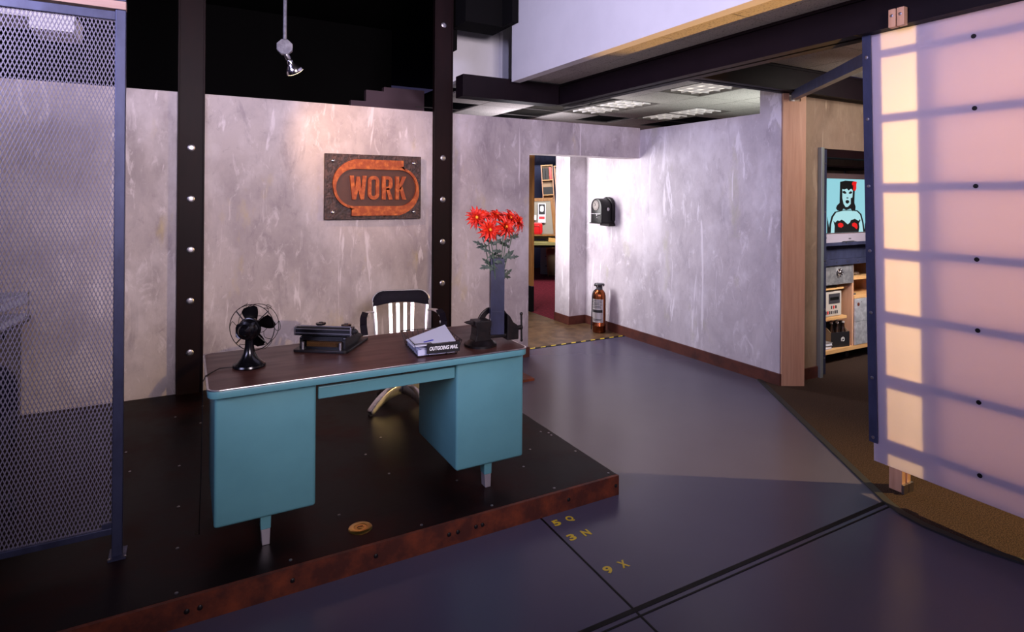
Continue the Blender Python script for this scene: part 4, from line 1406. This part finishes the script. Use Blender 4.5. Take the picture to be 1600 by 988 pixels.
bod = [(212, 565), (228, 585), (248, 562), (268, 568), (288, 555), (308, 568), (328, 590), (346, 606), (366, 588), (376, 562), (398, 556), (412, 548), (432, 562), (450, 572), (462, 556), (468, 566), (452, 600), (458, 640), (450, 690), (222, 690), (224, 620)]
pic('bodice', bod, 'scr_black', 4)
pic('bodice_patch', [(252, 600), (275, 585), (300, 598), (305, 622), (285, 640), (258, 630)], 'scr_red', 5)
pic('bodice_patch', [(385, 600), (408, 588), (432, 602), (440, 640), (430, 662), (410, 640), (388, 626)], 'scr_red', 5)
for q in (((372, 330), (388, 320), (382, 370), (372, 392)),):
    pic('cheek_shadow', list(q), 'scr_black', 5)
pic('arm_line', [(156, 520), (172, 620), (182, 690), (156, 690)], 'scr_black', 3)
pic('arm_line', [(540, 500), (512, 610), (508, 690), (550, 690)], 'scr_black', 3)
rm = MB().box(-.11, .10, -.02, .02, 0, .018, .003)
for k in range(7):
    rm.box(-.10 + .026 * k, -.085 + .026 * k, -.012, .012, .018, .022)
tag(rm.build('remote_control', 'darkprint', None, (CX + .50, CY + .004, CZ + 1.1925), (0, 0, R(4)), smooth=False), 'dark remote control lying in front of the television', 'remote')

# electronics on the shelves
vr = empty('radio', (CX + .23, CY + .18, CZ + .752), 'dark silver-faced radio on the upper left shelf of the media cart', 'radio')
MB().box(-.19, .19, -.10, .15, 0, .022, .003).build('base', 'darkgrey', vr, smooth=False)
MB().box(-.19, .0, -.09, .14, .022, .105, .004).build('speaker_case', 'silverplastic', vr, smooth=False)
MB().box(.005, .16, -.085, .14, .022, .10, .004).build('clock_case', 'darkgrey', vr, smooth=False)
MB().box(-.17, -.03, -.094, -.09, .045, .085).build('display', 'blackgloss', vr, smooth=False)
MB().box(.02, .145, -.088, -.085, .03, .09).build('speaker_grille', 'galv', vr, smooth=False)
dk2 = empty('video_recorder', (CX + .245, CY + .20, CZ + .462), 'large grey professional video recorder on the middle shelf of the media cart', 'video recorder')
MB().box(-.20, .20, -.15, .2, .006, .252, .004).build('case', 'recorder', dk2, smooth=False)
MB().box(-.01, .17, -.154, -.15, .13, .23, .002).build('tape_door', 'darkgrey', dk2, smooth=False)
MB().box(.01, .15, -.156, -.153, .165, .195).build('tape_slot', 'black', dk2, smooth=False)
for (x, z) in ((-.14, .19), (-.16, .155), (-.11, .155), (-.15, .10), (-.13, .09)):
    MB().cyl((x, -.165, z), (x, -.15, z), .008, 12).build('dial_knob', 'blackmetal', dk2)
for k, m in enumerate(('darkgrey', 'red', 'darkgrey', 'darkgrey', 'steel', 'darkgrey', 'darkgrey')):
    MB().box(-.06 + .03 * k, -.048 + .03 * k, -.156, -.15, .03, .06).build('button', m, dk2, smooth=False)
for k, m in enumerate(('darkgrey', 'red', 'blackmetal')):
    MB().box(.03 + .035 * k, .042 + .035 * k, -.156, -.15, .08, .11).build('button', m, dk2, smooth=False)
for x in (-.17, .17):
    MB().box(x - .012, x + .012, -.13, .18, 0, .006).build('foot', 'rubber', dk2, smooth=False)

ctn = empty('bottle_carton', (CX + .42, CY + .11, CZ + .150), 'black and tan six-pack carton of bottles on the bottom of the media cart', 'carton', R(-8))
cm = MB()
w_, d_ = .125, .075
cm.box(-w_, w_, -d_, d_, 0, .004)
cm.box(-w_, w_, -d_, -d_ + .003, .004, .15)
cm.box(-w_, w_, d_ - .003, d_, .004, .15)
cm.build('carton_wall', 'carton', ctn, smooth=False)
for x in (-w_, w_ - .003):
    MB().prism([(-d_ + .004, .004), (d_ - .004, .004), (d_ - .004, .15), (.02, .19), (-.02, .19), (-d_ + .004, .15)], x, x + .003, 'x').build('end_panel', 'cartontan', ctn, smooth=False)
MB().box(-w_ + .004, w_ - .004, -.002, .002, .1, .245).build('handle', 'carton', ctn, smooth=False)
em_ = MB()
pts = []
for i in range(40):
    a = i / 39 * 2 * PI * 1.6
    rr_ = .008 + .018 * i / 39
    pts.append((.035 + rr_ * math.cos(a), -d_ - .0008, .075 + rr_ * math.sin(a)))
em_.tube(pts, .0025, 5)
em_.build('round_emblem', 'letterwhite', ctn)
prev = None
bot = None
CT = Matrix.Translation((CX + .42, CY + .11, CZ + .154)) @ Matrix.Rotation(R(-8), 4, 'Z')
lbs = ['dark bottle at the left front of the six-pack carton', 'dark bottle in the middle front of the six-pack carton', 'dark bottle at the right front of the six-pack carton',
       'dark bottle at the left back of the six-pack carton', 'dark bottle in the middle back of the six-pack carton', 'dark bottle at the right back of the six-pack carton']
for k in range(6):
    x = (-.08, 0, .08)[k % 3]
    y = -.037 if k < 3 else .037
    p = CT @ Vector((x, y, 0.0005))
    if bot is None:
        bot = empty('beer_bottle', p, lbs[0], 'bottle', 0, 'bottles in the six-pack carton')
        MB().lathe([(0, 0), (.030, 0), (.031, .004), (.031, .125), (.026, .150), (.014, .175), (.012, .225), (.0135, .227), (.0135, .235), (0, .235)], 20).build('glass_body', 'brownglass', bot)
        MB().lathe([(.0145, .228), (.0145, .24), (.012, .243), (0, .243)], 16).build('bottle_cap', 'labelmetal', bot)
        MB().lathe([(.0316, .155 - .10), (.0316, .12)], 20).build('bottle_label', 'carton', bot)
    else:
        o = copy_tree(bot)
        o.location = p
        o['label'] = lbs[k]
for k, (z, m, lb_) in enumerate(((0, 'silverplastic', 'lower silver book lying flat on the bottom of the media cart'), (.034, 'galv', 'upper grey book lying flat on another at the bottom of the media cart'))):
    e = empty('book', (CX + .15, CY + .13, CZ + .150 + z), lb_, 'book', R(2 - 5 * k), 'books on the media cart')
    MB().box(-.11, .12, -.10, .10, 0, .004).box(-.11, .12, -.10, .10, .028, .032).box(-.112, -.108, -.10, .10, .0, .032).build('cover', m, e, smooth=False)
    MB().box(-.107, .115, -.096, .096, .004, .028).build('pages', 'paper', e, smooth=False)
hp = empty('headphones', (CX + .78, CY + .16, CZ + .838), 'silver headphones lying on the upper right shelf of the media cart', 'headphones')
for x in (-.07, .07):
    MB().lathe([(0, 0), (.036, 0), (.040, .01), (.036, .03), (.02, .038), (0, .038)], 20, Matrix.Translation((x, 0, 0)) @ Matrix.Rotation(R(8), 4, 'Y')).build('ear_cup', 'steel', hp)
MB().tube([(-.07, .03, .02), (-.06, .10, .02), (0, .14, .02), (.06, .10, .02), (.07, .03, .02)], .006, 8).build('headband', 'blackmetal', hp)
rc2 = MB().box(-.03, .03, -.07, .07, 0, .016, .003)
tag(rc2.build('remote_control', 'darkgrey', None, (CX + .66, CY + .12, CZ + .6502), (0, 0, R(10)), smooth=False), 'small grey remote on the middle right shelf of the media cart', 'remote')

# ---------------------------------------------------------------- back room through the doorway
A = R(-32)      # things there face the doorway
tb_ = empty('work_table', (6.15, 9.45, 0.005), 'greenish-topped work table with black legs in the back room', 'table', A)
MB().box(-.62, .60, -.20, .45, .715, .765, .003).build('table_top', 'greentop', tb_, smooth=False)
MB().box(-.60, .58, -.16, .42, .67, .714).build('apron', 'blackmetal', tb_, smooth=False)
for x in (-.50, .52):
    for y in (-.15, .38):
        MB().box(x - .035, x + .035, y - .035, y + .035, 0, .67).build('leg', 'blackmetal', tb_, smooth=False)
TM = Matrix.Translation((6.15, 9.45, .77)) @ Matrix.Rotation(A, 4, 'Z')


def onT(x, y, z=0):
    return TM @ Vector((x, y, z))


rk = empty('desk_riser', onT(-.05, .18), 'brown wooden riser shelf on the work table in the back room', 'riser', A)
MB().box(-.52, .45, -.10, .2, .105, .130, .002).build('riser_top', 'oak', rk, smooth=False)
MB().box(-.52, -.49, -.10, .2, 0, .105).build('riser_side', 'oak', rk, smooth=False)
MB().box(.42, .45, -.10, .2, 0, .105).build('riser_side', 'oak', rk, smooth=False)
rb = empty('waste_bin', onT(-.335, .16, .131), 'bright red rounded bin on the riser in the back room', 'bin', A)
MB().prism(rrect(-.105, .105, 0, .225, .05), -.08, .08, 'y', .012).build('body', 'red', rb)
MB().tube([(-.05, -.085, .03), (-.055, -.085, .14), (-.04, -.085, .165), (.04, -.085, .165), (.055, -.085, .14), (.05, -.085, .03)], .006, 8).build('front_ridge', 'red', rb)
tag(MB().box(-.14, .16, -.02, .02, 0, .075, .003).build('tan_box', 'tan', None, onT(.02, -.10, .0), (0, R(4), A), smooth=False), 'long tan box on the work table in the back room', 'box')
ob = empty('tape_dispenser', onT(.20, .12, .131), 'orange tape dispenser on the riser in the back room', 'dispenser', A)
MB().lathe([(.02, -.02), (.065, -.02), (.065, .02), (.02, .02)], 20, Matrix.Translation((0, 0, .07)) @ Matrix.Rotation(R(90), 4, 'X')).build('tape_roll', 'orange', ob)
MB().box(-.08, .10, -.025, .025, 0, .02, .003).build('base', 'orange', ob, smooth=False)
pbd = empty('pinboard', onT(-.10, .34, .0), 'grey pinboard in a slanted brown wooden frame in the back room', 'pinboard', 0, None, (R(-4), 0, A))
MB().prism([(-.50, .02), (.10, .02), (.02, .78), (-.50, .755)], .0, .02, 'y').build('board', 'cork', pbd, smooth=False)
MB().prism([(-.50, .755), (.03, .78), (.07, .845), (-.50, .82)], -.012, .03, 'y').prism([(.02, .78), (.07, .845), (.20, .02), (.10, .02)], -.012, .03, 'y').build('frame', 'oak', pbd, smooth=False)
ps = empty('poster', onT(-.245, .315, .37), 'small black and white poster with red print, pinned to the grey board', 'poster', 0, None, (R(-4), 0, A))
MB().box(-.075, .075, -.004, 0, -.02, .36).build('sheet', 'paper', ps, smooth=False)
g = MB()
g.prism([(-.06, .14), (.06, .14), (.06, .34), (-.06, .34)], -.006, -.004, 'y')
g.build('dark_block', 'darkprint', ps, smooth=False)
MB().prism(rrect(-.035, .035, .19, .31, .03), -.008, -.006, 'y').build('pale_shape', 'paper', ps, smooth=False)
MB().box(-.055, .055, -.006, -.004, .05, .10).build('red_strip', 'redprint', ps, smooth=False)
tag(MB().box(-.05, .05, -.004, 0, 0, .10).build('note_card', 'paper', None, onT(-.40, .31, .40), (R(-4), 0, A), smooth=False), 'small white card pinned left of the poster in the back room', 'card')
fc = empty('filing_cabinet', (6.74, 10.60, 0.005), 'grey filing cabinet under the work table in the back room', 'filing cabinet', A)
MB().box(-.16, .14, -.2, .3, 0, .64, .004).build('body', 'greymetal', fc, smooth=False)
for z in (.04, .24, .44):
    d_o = MB().box(-.15, .13, -.215, -.2, z, z + .18, .003).build('drawer', 'greymetal', fc, smooth=False)
    MB().box(-.06, .05, -.23, -.215, z + .13, z + .15).build('handle', 'darkgrey', d_o, smooth=False)


def tower(px, py, w, h, tilt, label, boxes):
    e = empty('shelf_tower', (px, py, .0), label, 'shelf', 0, 'tilted pale shelf towers', (0, R(tilt), A))
    t = .02
    MB().box(-w / 2, -w / 2 + t, -.02, .16, 0.005, h).build('side_board', 'birch', e, smooth=False)
    MB().box(w / 2 - t, w / 2, -.02, .16, 0.005, h).build('side_board', 'birch', e, smooth=False)
    MB().box(-w / 2 + t, w / 2 - t, .14, .16, 0.005, h).build('back_board', 'cartontan', e, smooth=False)
    for z in boxes:
        MB().box(-w / 2 + t, w / 2 - t, -.02, .14, z - .02, z).build('shelf', 'birch_h', e, smooth=False)
    MB().box(-w / 2, w / 2, -.02, .16, h, h + .02).build('top_board', 'birch_h', e, smooth=False)
    return e


t1 = tower(6.57, 10.12, .24, 2.26, -4, 'left pale shelf tower holding red and black binders in the back room', (.6, 1.1, 1.5, 1.68, 1.98))
t2 = tower(6.85, 9.93, .24, 2.26, -6, 'right pale shelf tower half hidden by the doorway pilaster', (.6, 1.3, 1.62, 1.92))


def on_tower(t, w, d, h, x, z, m, name, label, cat):
    Mx = Matrix.Translation(t.location) @ t.rotation_euler.to_matrix().to_4x4()
    mb = MB().box(-w / 2, w / 2, 0, d, 0, h, .002)
    if cat == 'binder':
        mb.box(-w / 2 + .004, w / 2 - .004, -.002, 0, h * .6, h * .8)
    else:
        mb.box(-.02, .02, -.003, 0, h * .5, h * .7)
    o = mb.build(name, m, None, smooth=False)
    o.matrix_world = Mx @ Matrix.Translation((x, .0, z + .001))
    tag(o, label, cat)


on_tower(t1, .055, .12, .24, -.062, 1.98, 'carton', 'binder', 'left black binder at the top of the left shelf tower', 'binder')
on_tower(t1, .055, .12, .24, -.004, 1.98, 'carton', 'binder', 'black binder next to the red one on the left shelf tower', 'binder')
on_tower(t1, .05, .12, .25, .068, 1.98, 'red', 'binder', 'red binder at the top of the left shelf tower', 'binder')
on_tower(t1, .19, .12, .15, 0, 1.68, 'carton', 'storage_box', 'black storage box in the middle of the left shelf tower', 'box')
on_tower(t1, .10, .12, .06, .04, 1.5, 'carton', 'storage_box', 'small black box low on the left shelf tower', 'box')
on_tower(t2, .18, .02, .22, .0, 1.92, 'paper', 'picture_card', 'white framed picture at the top of the right shelf tower', 'picture')
on_tower(t2, .16, .12, .13, .0, 1.62, 'carton', 'storage_box', 'black storage box on the middle of the right shelf tower', 'box')
on_tower(t2, .16, .12, .11, .0, 1.30, 'carton', 'storage_box', 'black storage box low on the right shelf tower', 'box')
tag(MB().cyl((6.75, 11.35, 2.5), (7.6, 11.35, 2.5), .15, 24).build('duct', 'bluesteel'), 'round grey duct high on the blue wall of the back room', 'duct')
